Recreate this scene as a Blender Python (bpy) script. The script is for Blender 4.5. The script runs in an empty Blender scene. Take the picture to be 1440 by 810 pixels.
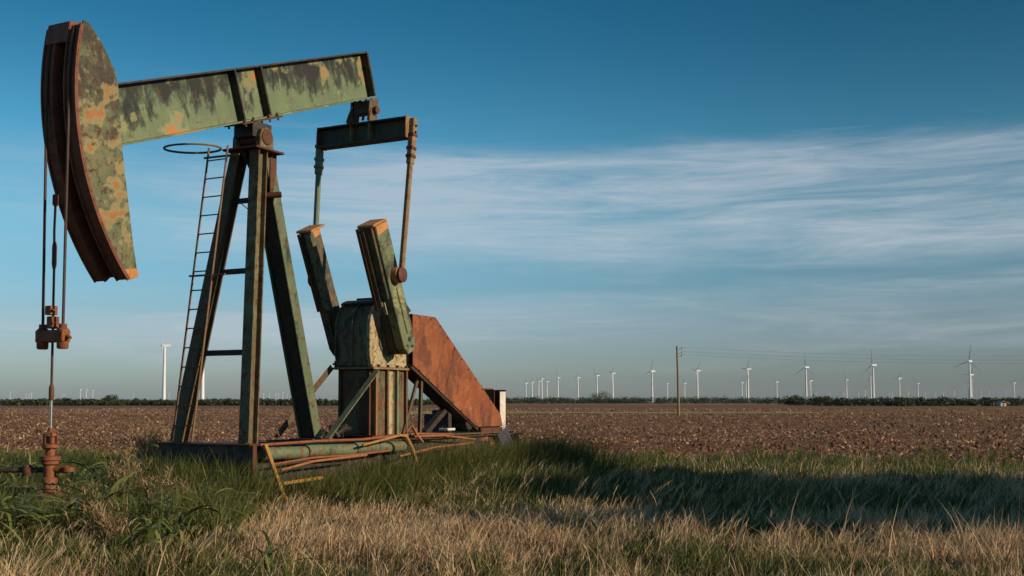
import bpy, bmesh, math, random
import numpy as np
from mathutils import Vector, Matrix
rnd = random.Random(7); rng = np.random.default_rng(11)
R = math.radians
scene = bpy.context.scene
col = scene.collection

# ------------------------------------------------------------------ camera
F_PX, HOR, TILT, CH = 1617.0, 565.0, R(3.1), 1.6
SH = HOR - 405 - F_PX * math.tan(TILT)
cam = bpy.data.cameras.new('camera'); co = bpy.data.objects.new('camera', cam); col.objects.link(co)
co.location = (0, 0, CH); co.rotation_euler = (R(90) + TILT, 0, 0)
cam.sensor_width = 36; cam.lens = F_PX / 1440 * 36; cam.shift_y = SH / 1440
cam.clip_start = 0.1; cam.clip_end = 100000
scene.camera = co

def gpt(px, dist):            # ground point on the view azimuth of column px, dist metres ahead
    return Vector(((px - 720) / F_PX * dist, dist, 0))
def to_px(X, Y, Z):           # planning aid for the ground-cover map (numpy)
    c, s = math.cos(TILT), math.sin(TILT)
    z = Y * c + (Z - CH) * s; y = -Y * s + (Z - CH) * c
    return 720 + F_PX * X / z, 405 + SH - F_PX * y / z

# ------------------------------------------------------------------ node helpers
class NT:
    def __init__(s, tree): s.t = tree; tree.nodes.clear()
    def n(s, typ, _o=0, props=None, **inp):
        nd = s.t.nodes.new(typ)
        for k, v in (props or {}).items(): setattr(nd, k, v)
        for k, v in inp.items():
            key = int(k[1:]) if k[0] == 'i' and k[1:].isdigit() else k.replace('_', ' ')
            if hasattr(v, 'is_output') or isinstance(v, bpy.types.NodeSocket): s.t.links.new(v, nd.inputs[key])
            else: nd.inputs[key].default_value = v
        return nd
    def noise(s, vec, scale, detail=6, rough=.6, dist=0.0):
        return s.n('ShaderNodeTexNoise', Vector=vec, Scale=scale, Detail=detail, Roughness=rough, Distortion=dist).outputs['Fac']
    def ramp(s, fac, lo, hi, a=0.0, b=1.0):
        return s.n('ShaderNodeMapRange', props={'clamp': True, 'interpolation_type': 'SMOOTHSTEP'}, i0=fac, i1=lo, i2=hi, i3=a, i4=b).outputs[0]
    def math(s, op, a, b=0.0):
        return s.n('ShaderNodeMath', props={'operation': op}, i0=a, i1=b).outputs[0]
    def mix(s, fac, a, b):
        nd = s.n('ShaderNodeMix', props={'data_type': 'RGBA'}, i0=fac)
        for i, v in ((6, a), (7, b)):
            if isinstance(v, bpy.types.NodeSocket): s.t.links.new(v, nd.inputs[i])
            else: nd.inputs[i].default_value = (*v, 1) if len(v) == 3 else v
        return nd.outputs[2]
    def map(s, vec, scale=(1, 1, 1), loc=(0, 0, 0), rot=(0, 0, 0)):
        return s.n('ShaderNodeMapping', Vector=vec, Location=loc, Rotation=rot, Scale=scale).outputs[0]
    def xyz(s, vec): return s.n('ShaderNodeSeparateXYZ', Vector=vec).outputs

def new_mat(name):
    m = bpy.data.materials.new(name); m.use_nodes = True
    return m, NT(m.node_tree)
def finish(m, t, colr, rough=.7, metal=0.0, bump=None, bstr=.3, bdist=.02, spec=.35):
    b = t.n('ShaderNodeBsdfPrincipled')
    for k, v in (('Base Color', colr), ('Roughness', rough), ('Metallic', metal), ('Specular IOR Level', spec)):
        if isinstance(v, bpy.types.NodeSocket): t.t.links.new(v, b.inputs[k])
        elif k == 'Base Color': b.inputs[k].default_value = (*v, 1)
        else: b.inputs[k].default_value = v
    if bump is not None:
        bn = t.n('ShaderNodeBump', Strength=bstr, Distance=bdist, Height=bump)
        t.t.links.new(bn.outputs[0], b.inputs['Normal'])
    o = t.n('ShaderNodeOutputMaterial'); t.t.links.new(b.outputs[0], o.inputs[0])
    return m

def worn(name, base, base2, seed=0.0, sc=1.0, cream=None, a_cream=.56, rust=(.055, .022, .012), a_rust=.58,
         orange=None, a_orange=.64, soot=None, a_soot=.55, soot_top=None, drip=3.0, edge=True, rough=.62, edgew=.02):
    """weathered paint on steel: two paint tones, soot streaks, rust patches and bright rust blooms"""
    m, t = new_mat(name)
    o = t.map(t.n('ShaderNodeTexCoord').outputs['Object'], loc=(seed * 3.1, seed * 1.7, seed * 2.3))
    raw = t.n('ShaderNodeTexCoord').outputs['Object']
    n1 = t.noise(o, 1.6 * sc, 8, .62)
    c = t.mix(t.ramp(n1, .4, .6), base, base2)
    fine = t.noise(o, 26 * sc, 6, .7)
    brk = t.math('MULTIPLY', t.math('SUBTRACT', t.noise(t.map(o, loc=(1, 4, 8)), 6 * sc, 12, .85, .3), .5), 1.5)
    if cream:
        cn = t.noise(t.map(o, loc=(5, 1, 9)), 2.3 * sc, 10, .72, .5)
        cn = t.math('ADD', cn, t.math('MULTIPLY', brk, .42))
        c = t.mix(t.ramp(cn, a_cream - .01, a_cream + .05, 0, .85), c, cream)
    c = t.mix(t.ramp(fine, .35, .75, 0, .35), c, (base[0] * .45, base[1] * .43, base[2] * .4))
    run = t.noise(t.map(o, scale=(9, 9, .45), loc=(4, 2, 6)), 1.3 * sc, 8, .7, .15)
    c = t.mix(t.ramp(run, .56, .70, 0, .55), c, (rust[0] * 1.5 + .01, rust[1] * 1.5 + .006, rust[2] * 1.4))
    if soot:
        so = t.map(o, scale=(drip, drip, 1), loc=(2, 7, 3))
        sn = t.noise(so, 1.5 * sc, 9, .68, .3)
        if soot_top:                                   # grime that has run down from the top edge
            z = t.xyz(raw)[2]
            sn = t.math('ADD', sn, t.ramp(z, soot_top[0], soot_top[1], -.16, .16))
        sn = t.math('ADD', sn, t.math('MULTIPLY', brk, .30))
        c = t.mix(t.ramp(sn, a_soot - .02, a_soot + .03, 0, .6), c, soot)
        c = t.mix(t.ramp(sn, a_soot + .02, a_soot + .14, 0, .95), c, soot)
    rn = t.noise(t.map(o, loc=(11, 3, 4)), 5.5 * sc, 10, .74, .4)
    if edge:
        bv = t.n('ShaderNodeBevel', props={'samples': 4}, Radius=edgew)
        g = t.n('ShaderNodeNewGeometry')
        d = t.n('ShaderNodeVectorMath', props={'operation': 'DOT_PRODUCT'}, i0=bv.outputs[0], i1=g.outputs['Normal']).outputs['Value']
        rn = t.math('ADD', rn, t.ramp(d, .75, .995, .13, 0))
    rn = t.math('ADD', rn, t.math('MULTIPLY', brk, .22))
    rm = t.ramp(rn, a_rust, a_rust + .06)
    c = t.mix(t.ramp(rn, a_rust - .06, a_rust, 0, .45), c, (rust[0] * 2.2 + .03, rust[1] * 2.2 + .02, rust[2] * 2 + .01))
    rustc = t.mix(t.ramp(fine, .4, .62), rust, (rust[0] * 2.1, rust[1] * 2.0, rust[2] * 1.7))
    c = t.mix(rm, c, rustc)
    if orange:
        on = t.noise(t.map(o, loc=(8, 21, 2)), 1.25 * sc, 9, .55, .2)
        on = t.math('ADD', on, t.math('MULTIPLY', brk, .16))
        if cream: c = t.mix(t.ramp(on, a_orange - .05, a_orange - .01, 0, .7), c, cream)
        c = t.mix(t.ramp(on, a_orange, a_orange + .06, 0, .92), c, orange)
    return finish(m, t, c, t.math('ADD', rough, t.math('MULTIPLY', rm, .25)), 0, t.math('ADD', t.math('MULTIPLY', fine, .5), t.math('MULTIPLY', rm, -.4)), .35, .008)

SAGE, SAGE2 = (.13, .185, .10), (.165, .205, .105)
CREAM = (.43, .37, .2); SOOT = (.018, .018, .016); ORNG = (.42, .15, .035)
M = {}
M['beam'] = worn('beam paint', (.115, .165, .09), (.15, .195, .10), 1, 1.15, (.25, .25, .12), .625, a_rust=.63, orange=ORNG, a_orange=.625, soot=(.012, .014, .012), a_soot=.485, soot_top=(-.15, 1.0), drip=2.6)
M['head'] = worn('horsehead paint', (.10, .13, .064), (.155, .155, .076), 2, 1.9, (.29, .235, .105), .585, rust=(.042, .025, .014), a_rust=.535, orange=(.31, .115, .03), a_orange=.595, soot=(.026, .022, .015), a_soot=.512, soot_top=(4.0, 6.8), drip=1.6)
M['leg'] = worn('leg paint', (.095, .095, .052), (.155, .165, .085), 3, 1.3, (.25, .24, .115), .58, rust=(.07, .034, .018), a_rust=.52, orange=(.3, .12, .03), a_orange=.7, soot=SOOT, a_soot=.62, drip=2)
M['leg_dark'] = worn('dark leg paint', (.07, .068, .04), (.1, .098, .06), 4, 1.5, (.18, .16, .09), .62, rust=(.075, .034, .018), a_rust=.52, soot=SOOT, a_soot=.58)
M['rearleg'] = worn('rear leg paint', (.095, .13, .07), (.125, .16, .085), 5, 1.2, (.2, .21, .11), .6, a_rust=.57, soot=SOOT, a_soot=.58)
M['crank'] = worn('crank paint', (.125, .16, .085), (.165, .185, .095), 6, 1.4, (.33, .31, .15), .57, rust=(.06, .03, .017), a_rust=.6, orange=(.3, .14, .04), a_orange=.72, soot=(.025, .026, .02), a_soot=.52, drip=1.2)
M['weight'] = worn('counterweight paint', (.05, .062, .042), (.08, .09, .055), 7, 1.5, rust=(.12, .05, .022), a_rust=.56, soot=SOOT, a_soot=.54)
M['gear'] = worn('gearbox paint', (.095, .095, .055), (.155, .135, .07), 8, 1.1, (.33, .27, .14), .6, rust=(.07, .03, .015), a_rust=.57, orange=(.25, .1, .03), a_orange=.69, soot=(.03, .028, .022), a_soot=.53, drip=2.4)
M['pedestal'] = worn('pedestal paint', (.06, .075, .045), (.11, .125, .068), 9, 1.1, (.34, .30, .16), .6, rust=(.10, .036, .016), a_rust=.53, orange=(.3, .13, .04), a_orange=.68, soot=(.025, .022, .018), a_soot=.53, drip=3.5)
M['dark'] = worn('greasy and shaded dark steel', (.022, .022, .02), (.04, .034, .026), 10, 1.6, rust=(.06, .026, .014), a_rust=.6)
M['eq'] = worn('equalizer paint', (.035, .045, .035), (.075, .09, .06), 11, 1.6, (.24, .24, .15), .63, rust=(.06, .028, .016), a_rust=.6)
M['rust'] = worn('dark red rust', (.085, .028, .014), (.12, .042, .018), 12, 1.8, rust=(.04, .016, .01), a_rust=.54, orange=(.22, .075, .025), a_orange=.66)
M['track'] = worn('rusted track', (.17, .054, .03), (.23, .085, .045), 13, 2.2, rust=(.08, .027, .016), a_rust=.55, soot=(.045, .02, .013), a_soot=.58, drip=1)
M['orange'] = worn('orange rust plate', (.23, .064, .02), (.30, .092, .028), 14, .9, (.38, .14, .055), .57, rust=(.10, .03, .013), a_rust=.57, soot=(.105, .034, .018), a_soot=.51, drip=2.2, edge=False)
M['tip'] = worn('orange flaking paint', (.45, .19, .06), (.5, .24, .09), 15, 2.5, rust=(.14, .06, .02), a_rust=.6)
M['pitman'] = worn('pitman paint', (.17, .165, .095), (.24, .18, .095), 16, 1.6, (.4, .33, .19), .56, rust=(.14, .065, .028), a_rust=.5)
M['cream'] = worn('cream highlight and flaking paint', (.36, .31, .17), (.42, .37, .21), 31, 2, rust=(.12, .06, .03), a_rust=.53)
M['pitman_green'] = worn('green pitman paint', (.12, .185, .12), (.16, .22, .14), 17, 1.6, rust=(.08, .04, .02), a_rust=.6)
M['skid'] = worn('skid paint', (.018, .021, .017), (.03, .03, .024), 18, 1.2, rust=(.09, .036, .018), a_rust=.57, soot=SOOT, a_soot=.55)
M['pipe_green'] = worn('green pipe paint', (.10, .165, .095), (.135, .2, .11), 19, 1.6, (.22, .26, .14), .6, rust=(.09, .042, .02), a_rust=.53, soot=(.03, .03, .02), a_soot=.57, drip=2)
M['yellow'] = worn('yellow paint', (.40, .225, .04), (.33, .175, .035), 20, 2.2, rust=(.17, .07, .025), a_rust=.56)
M['straw_pipe'] = worn('rusty yellow rail', (.28, .155, .055), (.22, .10, .04), 21, 2.0, rust=(.2, .07, .025), a_rust=.5)
M['redpipe'] = worn('red rusty pipe', (.25, .075, .03), (.3, .11, .045), 22, 2.0, rust=(.11, .04, .018), a_rust=.55)
M['white_old'] = worn('old white paint', (.62, .58, .5), (.7, .66, .58), 23, 1.8, rust=(.2, .09, .04), a_rust=.6)
M['purple'] = worn('faded purple plate', (.04, .03, .055), (.055, .042, .07), 24, 2.0, rust=(.06, .035, .05), a_rust=.62)
M['well'] = worn('wellhead rust', (.2, .06, .022), (.27, .09, .03), 25, 3.0, rust=(.08, .028, .014), a_rust=.54, orange=(.38, .14, .04), a_orange=.66)
M['cable'] = worn('rusty wire rope', (.05, .026, .018), (.07, .035, .022), 26, 4, rust=(.04, .02, .014), a_rust=.6, edge=False)
M['ladder'] = worn('ladder paint', (.10, .085, .055), (.15, .125, .08), 27, 3, rust=(.12, .055, .028), a_rust=.5, edge=False)

def plain(name, c, c2=None, scale=8, rough=.6, metal=0, stretch=(1, 1, 1), bstr=.2, bd=.01):
    m, t = new_mat(name); o = t.map(t.n('ShaderNodeTexCoord').outputs['Object'], scale=stretch)
    n = t.noise(o, scale, 6, .65)
    return finish(m, t, t.mix(t.ramp(n, .3, .7), c, c2 or tuple(x * .8 for x in c)), rough, metal, n, bstr, bd)
M['chrome'] = plain('polished rod steel', (.55, .55, .53), (.4, .38, .35), 6, .3, .9)
M['wood'] = plain('weathered pole wood', (.30, .2, .125), (.2, .13, .085), 3, .85, 0, (6, 6, .6))
M['wire'] = plain('line wire', (.045, .05, .055), None, 3, .5)
M['ceramic'] = plain('insulator', (.22, .2, .18), None, 9, .3)
M['turbine'] = plain('turbine white', (.78, .78, .77), (.70, .70, .70), .15, .45)
M['shed_wall'] = plain('pale shed wall', (.42, .37, .29), (.34, .3, .24), .5, .8)
M['shed_roof'] = plain('pale tin roof', (.36, .32, .26), (.3, .26, .2), .5, .6)
M['bark'] = plain('bark', (.09, .07, .05), (.05, .04, .03), 6, .95, 0, (3, 3, .6), .8, .05)

# ------------------------------------------------------------------ mesh helper
class MB:
    def __init__(s): s.v = []; s.f = []
    def add(s, vs, fs):
        k = len(s.v); s.v += [tuple(v) for v in vs]; s.f += [tuple(i + k for i in f) for f in fs]; return s
    def box(s, a, b):
        x0, y0, z0 = (min(a[i], b[i]) for i in range(3)); x1, y1, z1 = (max(a[i], b[i]) for i in range(3))
        return s.add([(x0, y0, z0), (x1, y0, z0), (x1, y1, z0), (x0, y1, z0), (x0, y0, z1), (x1, y0, z1), (x1, y1, z1), (x0, y1, z1)],
                     [(0, 3, 2, 1), (4, 5, 6, 7), (0, 1, 5, 4), (1, 2, 6, 5), (2, 3, 7, 6), (3, 0, 4, 7)])
    def prism(s, pts, y0, y1):        # polygon in x-z, extruded along y
        n = len(pts)
        return s.add([(x, y0, z) for x, z in pts] + [(x, y1, z) for x, z in pts],
                     [tuple(range(n)), tuple(range(2 * n - 1, n - 1, -1))] + [(i, i + n, (i + 1) % n + n, (i + 1) % n) for i in range(n)])
    def sect(s, p, q, sec, ref):      # 2-D section (a,b) swept from p to q; a is along ref
        p, q = Vector(p), Vector(q); d = (q - p).normalized(); a = Vector(ref); a = (a - d * a.dot(d)).normalized(); b = d.cross(a)
        n = len(sec); vs = [p + a * x + b * y for x, y in sec] + [q + a * x + b * y for x, y in sec]
        return s.add(vs, [tuple(range(n))[::-1], tuple(range(n, 2 * n))] + [(i, (i + 1) % n, (i + 1) % n + n, i + n) for i in range(n)])
    def hbeam(s, p, q, w, d, t, ref): # flanges w wide along ref, section depth d across
        h, k, tw = w / 2, d / 2, t * .45
        return s.sect(p, q, [(-h, -k), (h, -k), (h, -k + t), (tw, -k + t), (tw, k - t), (h, k - t), (h, k), (-h, k), (-h, k - t), (-tw, k - t), (-tw, -k + t), (-h, -k + t)], ref)
    def bar(s, p, q, w, d, ref):
        return s.sect(p, q, [(-w / 2, -d / 2), (w / 2, -d / 2), (w / 2, d / 2), (-w / 2, d / 2)], ref)
    def angle(s, p, q, w, t, ref):
        return s.sect(p, q, [(0, 0), (w, 0), (w, t), (t, t), (t, w), (0, w)], ref)
    def cyl(s, p, q, r, r2=None, n=20):
        p, q = Vector(p), Vector(q); d = (q - p).normalized(); r2 = r if r2 is None else r2
        a = d.orthogonal().normalized(); b = d.cross(a)
        cs = [(math.cos(2 * math.pi * i / n), math.sin(2 * math.pi * i / n)) for i in range(n)]
        return s.add([p + (a * x + b * y) * r for x, y in cs] + [q + (a * x + b * y) * r2 for x, y in cs],
                     [tuple(range(n))[::-1], tuple(range(n, 2 * n))] + [(i, (i + 1) % n, (i + 1) % n + n, i + n) for i in range(n)])
    def tube(s, pts, r, n=8, closed=False):
        pts = [Vector(p) for p in pts]; N = len(pts); vs = []; a = None
        for i, p in enumerate(pts):
            d = ((pts[(i + 1) % N] if closed or i < N - 1 else p) - (pts[i - 1] if closed or i > 0 else p)).normalized()
            a = d.orthogonal() if a is None else a - d * a.dot(d)
            a = a.normalized(); b = d.cross(a); rr = r[i] if isinstance(r, (list, tuple)) else r
            vs += [p + (a * math.cos(2 * math.pi * k / n) + b * math.sin(2 * math.pi * k / n)) * rr for k in range(n)]
        fs = [(i * n + k, i * n + (k + 1) % n, ((i + 1) % N) * n + (k + 1) % n, ((i + 1) % N) * n + k) for i in range(N if closed else N - 1) for k in range(n)]
        if not closed: fs += [tuple(range(n))[::-1], tuple(range((N - 1) * n, N * n))]
        return s.add(vs, fs)
    def lathe(s, c, prof, n=24, axis='Z'):
        vs = []; c = Vector(c)
        for r, h in prof:
            for i in range(n):
                x, y = r * math.cos(2 * math.pi * i / n), r * math.sin(2 * math.pi * i / n)
                vs.append(c + (Vector((x, y, h)) if axis == 'Z' else Vector((x, h, y))))
        m = len(prof)
        return s.add(vs, [(j * n + i, j * n + (i + 1) % n, (j + 1) * n + (i + 1) % n, (j + 1) * n + i) for j in range(m - 1) for i in range(n)] + [tuple(range(n))[::-1], tuple(range((m - 1) * n, m * n))])
    def build(s, name, mat, parent=None, bevel=.006, smooth=False, label=None):
        me = bpy.data.meshes.new(name); me.from_pydata(s.v, [], s.f)
        bm = bmesh.new(); bm.from_mesh(me); bmesh.ops.recalc_face_normals(bm, faces=bm.faces); bm.to_mesh(me); bm.free()
        me.materials.append(M[mat] if isinstance(mat, str) else mat)
        if smooth:
            me.polygons.foreach_set('use_smooth', [True] * len(me.polygons))
            try: me.set_sharp_from_angle(angle=R(38))
            except Exception: pass
        o = bpy.data.objects.new(name, me); col.objects.link(o)
        if parent: o.parent = parent
        if bevel:
            b = o.modifiers.new('bevel', 'BEVEL'); b.width = bevel; b.segments = 1; b.limit_method = 'ANGLE'; b.angle_limit = R(40)
        if label: o['label'] = label
        return o
def split(mb):                    # the loose pieces of a mesh, each as a mesh of its own
    par = list(range(len(mb.v)))
    def fd(i):
        while par[i] != i: par[i] = par[par[i]]; i = par[i]
        return i
    for f in mb.f:
        for i in f[1:]: par[fd(i)] = fd(f[0])
    grp = {}
    for f in mb.f: grp.setdefault(fd(f[0]), []).append(f)
    out = []
    for fs in grp.values():
        ids = sorted({i for f in fs for i in f}); mp = {i: k for k, i in enumerate(ids)}
        m_ = MB(); m_.add([mb.v[i] for i in ids], [[mp[i] for i in f] for f in fs]); out.append(m_)
    return out
def each(mb, *a, **k): return [p.build(*a, **k) for p in split(mb)]
def tag(o, label=None, cat=None, group=None, kind=None):
    for k, v in (('label', label), ('category', cat), ('group', group), ('kind', kind)):
        if v: o[k] = v
    return o
def empty(name, loc, rz=0):
    o = bpy.data.objects.new(name, None); col.objects.link(o); o.location = loc; o.rotation_euler = (0, 0, rz); o.empty_display_size = .3
    return o

# ------------------------------------------------------------------ PUMPJACK (frame: u along the beam, v to the near side, z up)
PHI = R(62); D0 = 19.0
_r = Vector((352 - 720, F_PX)).normalized()
O = Vector((_r.x * D0, _r.y * D0, 0))
pump = empty('pumpjack', O, PHI)
tag(pump, 'large weathered green and rust oil pumpjack standing in the grass', 'oil pump')
def P(u, v, z): return Vector((u, -v, z))
def W(u, v, z):
    c, s = math.cos(PHI), math.sin(PHI); return Vector((O.x + u * c + v * s, O.y + u * s - v * c, z))
NU, NV, NZ = Vector((1, 0, 0)), Vector((0, -1, 0)), Vector((0, 0, 1))

# walking beam, built along its own axis with its origin on the lower flange over the pivot
TH = R(19.2)
HB = .85
b = MB()
b.box((-3.45, -.15, 0), (3.43, .15, .028)); b.box((-3.45, -.011, .028), (3.43, .011, HB - .028))
beam = b.build('walking_beam', 'beam', pump, .004)
MB().box((-3.45, -.15, HB - .028), (3.43, .15, HB)).build('top_flange', 'dark', beam, .004)
beam.location = (0, 0, 6.18); beam.rotation_euler = (0, -TH, 0)
for s0 in (-.36, .30):
    for sg in (-1, 1): MB().box((s0 - .018, sg * .012, .03), (s0 + .018, sg * .146, HB - .03)).build('stiffener', 'dark', beam, .004)  # dark tone paints in the shade on plates facing the head end
MB().box((3.40, -.16, .03), (3.45, .16, HB - .03)).build('end_plate', 'dark', beam, .004)  # front face turned from the sun, its shade given as dark colour
MB().box((-.5, -.2, -.03), (.52, .2, -.002)).build('saddle_plate', 'rust', beam, .004)
b = MB()
for s0 in (-.42, -.2, .2, .42):
    for sg in (-1, 1): b.cyl((s0, sg * .175, -.07), (s0, sg * .175, .06), .018, n=8)
each(b, 'bolt', 'rust', beam, 0)

# centre bearing
b = MB(); b.box(P(-.24, -.2, 5.86), P(.22, .2, 6.12)); b.build('saddle', 'dark', pump)
b = MB(); b.cyl(P(0, -.31, 5.87), P(0, .31, 5.87), .13, n=28); bo = b.build('center_bearing', 'rust', pump, .008, True)
b = MB()
for sg in (-1, 1):
    b.prism([(-.17, 5.69), (.17, 5.69), (.165, 5.87), (.12, 5.99), (0, 6.04), (-.12, 5.99), (-.165, 5.87)], -sg * .19, -sg * .29)
each(b, 'bearing_housing', 'leg', pump, .008)
b = MB()
for sg in (-1, 1): b.lathe(P(0, sg * .3, 5.87), [(.105, -.012), (.105, .012), (.06, .014), (.06, .03)], 24, 'Y')
each(b, 'bearing_cap', 'rust', pump, 0, True)

# samson post
MB().box(P(-.33, -.36, 5.645), P(.36, .36, 5.68)).build('post_cap_plate', 'rust', pump)
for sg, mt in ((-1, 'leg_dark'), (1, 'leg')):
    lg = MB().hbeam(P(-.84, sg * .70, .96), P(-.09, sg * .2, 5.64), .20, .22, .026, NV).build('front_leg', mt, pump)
    MB().box(P(-1.02, sg * .7 - .2, .945), P(-.64, sg * .7 + .2, .97)).build('foot_plate', 'rust', lg)
rl = MB()
for sg in (-1, 1): rl.bar(P(1.58, sg * .165, .96), P(.2, sg * .165, 5.62), .21, .026, NU)
rl = rl.build('rear_leg', 'rearleg', pump)
MB().bar(P(1.59, 0, .965), P(.21, 0, 5.615), .15, .30, NU).build('web', 'dark', rl, .004)
MB().box(P(1.3, -.25, .945), P(1.9, .25, .972)).build('foot_plate', 'rust', rl)
def legpt(z, sg, du=0, dv=0):
    k = (z - .96) / (5.64 - .96); return P(-.84 + .75 * k + du, sg * (.70 - .5 * k) + dv, z)
for z in (2.32, 3.62, 4.78):
    MB().angle(legpt(z, -1, .02, .1), legpt(z, 1, .02, -.1), .09, .014, NZ).build('girt', 'dark', pump, .003)
# apron below the cap: gusset plates and a small chain
b = MB(); b.prism([(-.3, 5.645), (.34, 5.645), (.26, 5.1), (.05, 4.98), (-.02, 5.3)], -.02, .02); b.build('gusset', 'dark', pump)
b = MB(); b.prism([(.2, 5.645), (.36, 5.645), (.36, 5.4), (.26, 4.95), (.2, 5.0)], -.2, -.18); b.build('gusset', 'rust', pump)
MB().cyl(P(.12, .05, 4.95), P(.3, .35, 4.98), .05, n=12).build('pipe_stub', 'rust', pump, 0, True)
MB().tube([P(-.1, -.2, 4.85), P(-.05, -.05, 4.72), P(.0, .05, 4.74), P(.05, .1, 4.9)], .009).build('hanging_cable', 'dark', pump, 0)

# ladder on the front far leg
lad = MB()
LT, LB = 5.72, .98
def ladpt(z, w):
    k = (z - LB) / (LT - LB); return P(-1.02 + .66 * k, (-.66 if w < 0 else -.26) + .05 * k, z)
for w in (-1, 1): lad.bar(ladpt(LB, w), ladpt(LT, w), .035, .02, NU)
ladder = lad.build('ladder', 'ladder', pump, .003)
z = LB + .25
while z < LT:
    MB().cyl(ladpt(z, -1), ladpt(z, 1), .011, n=8).build('rung', 'ladder', ladder, 0); z += .305
hc = P(-.72, -.62, 5.64)
b = MB(); b.tube([hc + Vector((.44 * math.cos(a), .44 * math.sin(a), .03 * math.cos(a))) for a in [2 * math.pi * i / 40 for i in range(40)]], .018, 6, True)
b.build('safety_hoop', 'pipe_green', ladder, 0)
b = MB()
for z in (3.6, 5.55):
    b.bar(ladpt(z, -1) + P(-.02, -.06, 0), ladpt(z, 1) + P(.02, .25, 0), .03, .03, NZ); b.bar(ladpt(z, 1), legpt(z, -1, -.1, .1), .03, .03, NZ)
each(b, 'bracket', 'ladder', ladder, .002)

# horsehead
PZ = 5.85; RH = 3.84
def arc(a, r=RH): return (-r * math.cos(R(a)), PZ + r * math.sin(R(a)))
front = [arc(a) for a in np.linspace(-41, 12.5, 26)]
back = [(-3.66, 6.68), (-3.40, 6.43), (-3.19, 6.14), (-3.13, 5.95), (-3.04, 5.11), (-2.81, 3.81), (-2.71, 3.36), (-2.86, 3.3)]
side = front + back
hh = MB(); hh.prism(side, -.30, -.275); head = hh.build('horsehead', 'head', pump, .004)
MB().prism(side, .275, .30).build('far_plate', 'head', head, .004)
MB().prism([arc(a, RH - .10) for a in np.linspace(-40, 11, 22)] + [arc(a, RH - .13) for a in np.linspace(11, -40, 22)], -.272, .272).build('inner_plate', 'dark', head, 0)
MB().prism([(-3.66, 6.68), (-3.40, 6.43), (-3.19, 6.14), (-3.13, 5.95), (-3.16, 5.95), (-3.22, 6.12), (-3.43, 6.40), (-3.68, 6.65)], -.272, .272).build('top_plate', 'head', head, 0)
MB().prism([(-3.04, 5.11), (-2.81, 3.81), (-2.71, 3.36), (-2.74, 3.36), (-2.84, 3.81), (-3.07, 5.11)], -.272, .272).build('back_plate', 'dark', head, 0)
for v0, v1 in ((-.33, -.10), (.10, .33)):   # curved tracks that carry the wire rope, with raised lips
    t_ = MB(); aa = np.linspace(-41.5, 11.5, 40)
    t_.prism([arc(a, RH + .03) for a in aa] + [arc(a, RH - .0) for a in aa[::-1]], -v0, -v1)
    t_.prism([arc(a, RH + .055) for a in aa] + [arc(a, RH + .031) for a in aa[::-1]], -v0, -(v0 + .03))
    t_.prism([arc(a, RH + .055) for a in aa] + [arc(a, RH + .031) for a in aa[::-1]], -(v1 - .03), -v1)
    t_.prism([arc(a, RH + .0) for a in aa] + [arc(a, RH - .10) for a in aa[::-1]], -(v0 + (.205 if v0 < 0 else 0)), -(v0 + (.23 if v0 < 0 else .025)))
    t_.build('track', 'track', head, .003)
b = MB(); b.prism([arc(a, RH + .062) for a in np.linspace(8, 12.3, 6)] + [(-3.70, 6.70), (-3.62, 6.72), (-3.6, 6.64)] + [arc(a, RH + .01) for a in np.linspace(11.5, 8, 3)], .3, -.12)
b.build('rope_clamp_cover', 'track', head, .006)
MB().prism([(-2.985, 3.42), (-2.73, 3.46), (-2.705, 3.34), (-2.86, 3.285), (-2.9, 3.31)], -.304, -.3005).build('worn_tip', 'tip', head, 0)

# bridle, carrier bar
XU = -RH - .045
for v in (-.215, .215):
    aa = [R(a) for a in np.linspace(11, 0, 8)]
    pts = [P(-(RH + .045) * math.cos(a), v, PZ + (RH + .045) * math.sin(a)) for a in aa] + [P(XU, v * (1 - .12 * k / 10), PZ - (PZ - 2.45) * k / 10) for k in range(1, 11)]
    MB().tube(pts, .019, 8).build('bridle_rope', 'cable', pump, 0)
b = MB(); b.box(P(XU - .07, -.26, 2.38), P(XU + .07, .26, 2.54)); cb = b.build('carrier_bar', 'well', pump, .012)
for v in (-.19, .19): MB().lathe(P(XU, v, 2.29), [(.06, 0), (.075, .02), (.075, .26), (.05, .28), (.05, .33)], 16).build('rope_socket', 'well', cb, 0, True)
MB().cyl(P(XU, .26, 2.46), P(XU, .33, 2.43), .025, n=10).build('bar_pin', 'well', cb, 0)

# equalizer, tail bearing, pitmans
EU0, EU1, EZ0, EZ1 = 2.97, 3.25, 6.42, 6.80
b = MB(); b.box(P(EU0, -.98, EZ0), P(EU1, .98, EZ0 + .03)); b.box(P(EU0, -.98, EZ1 - .03), P(EU1, .98, EZ1)); b.box(P(EU0 + .13, -.97, EZ0 + .03), P(EU0 + .15, .97, EZ1 - .03))
eq = b.build('equalizer_bar', 'eq', pump, .004)
for v in (-.24, .17): MB().box(P(EU0 + .01, v - .012, EZ0 + .03), P(EU0 + .13, v + .012, EZ1 - .03)).build('stiffener', 'pitman', eq, .003)
for sg in (-1, 1): MB().box(P(EU0, sg * .982, EZ0 - .01), P(EU1, sg * 1.01, EZ1 + .01)).build('end_cap', 'pitman' if sg > 0 else 'rust', eq, .006)
b = MB()
for v in (-.2, .2):
    b.prism([(2.92, 6.80), (3.18, 6.80), (3.26, 7.29), (2.96, 7.19)], -v - .02, -v + .02)
b.prism([(2.97, 6.95), (3.16, 6.95), (3.2, 7.26), (2.99, 7.19)], .16, -.16)
tb = b.build('tail_bearing', 'leg_dark', pump, .006)
b = MB()
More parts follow.
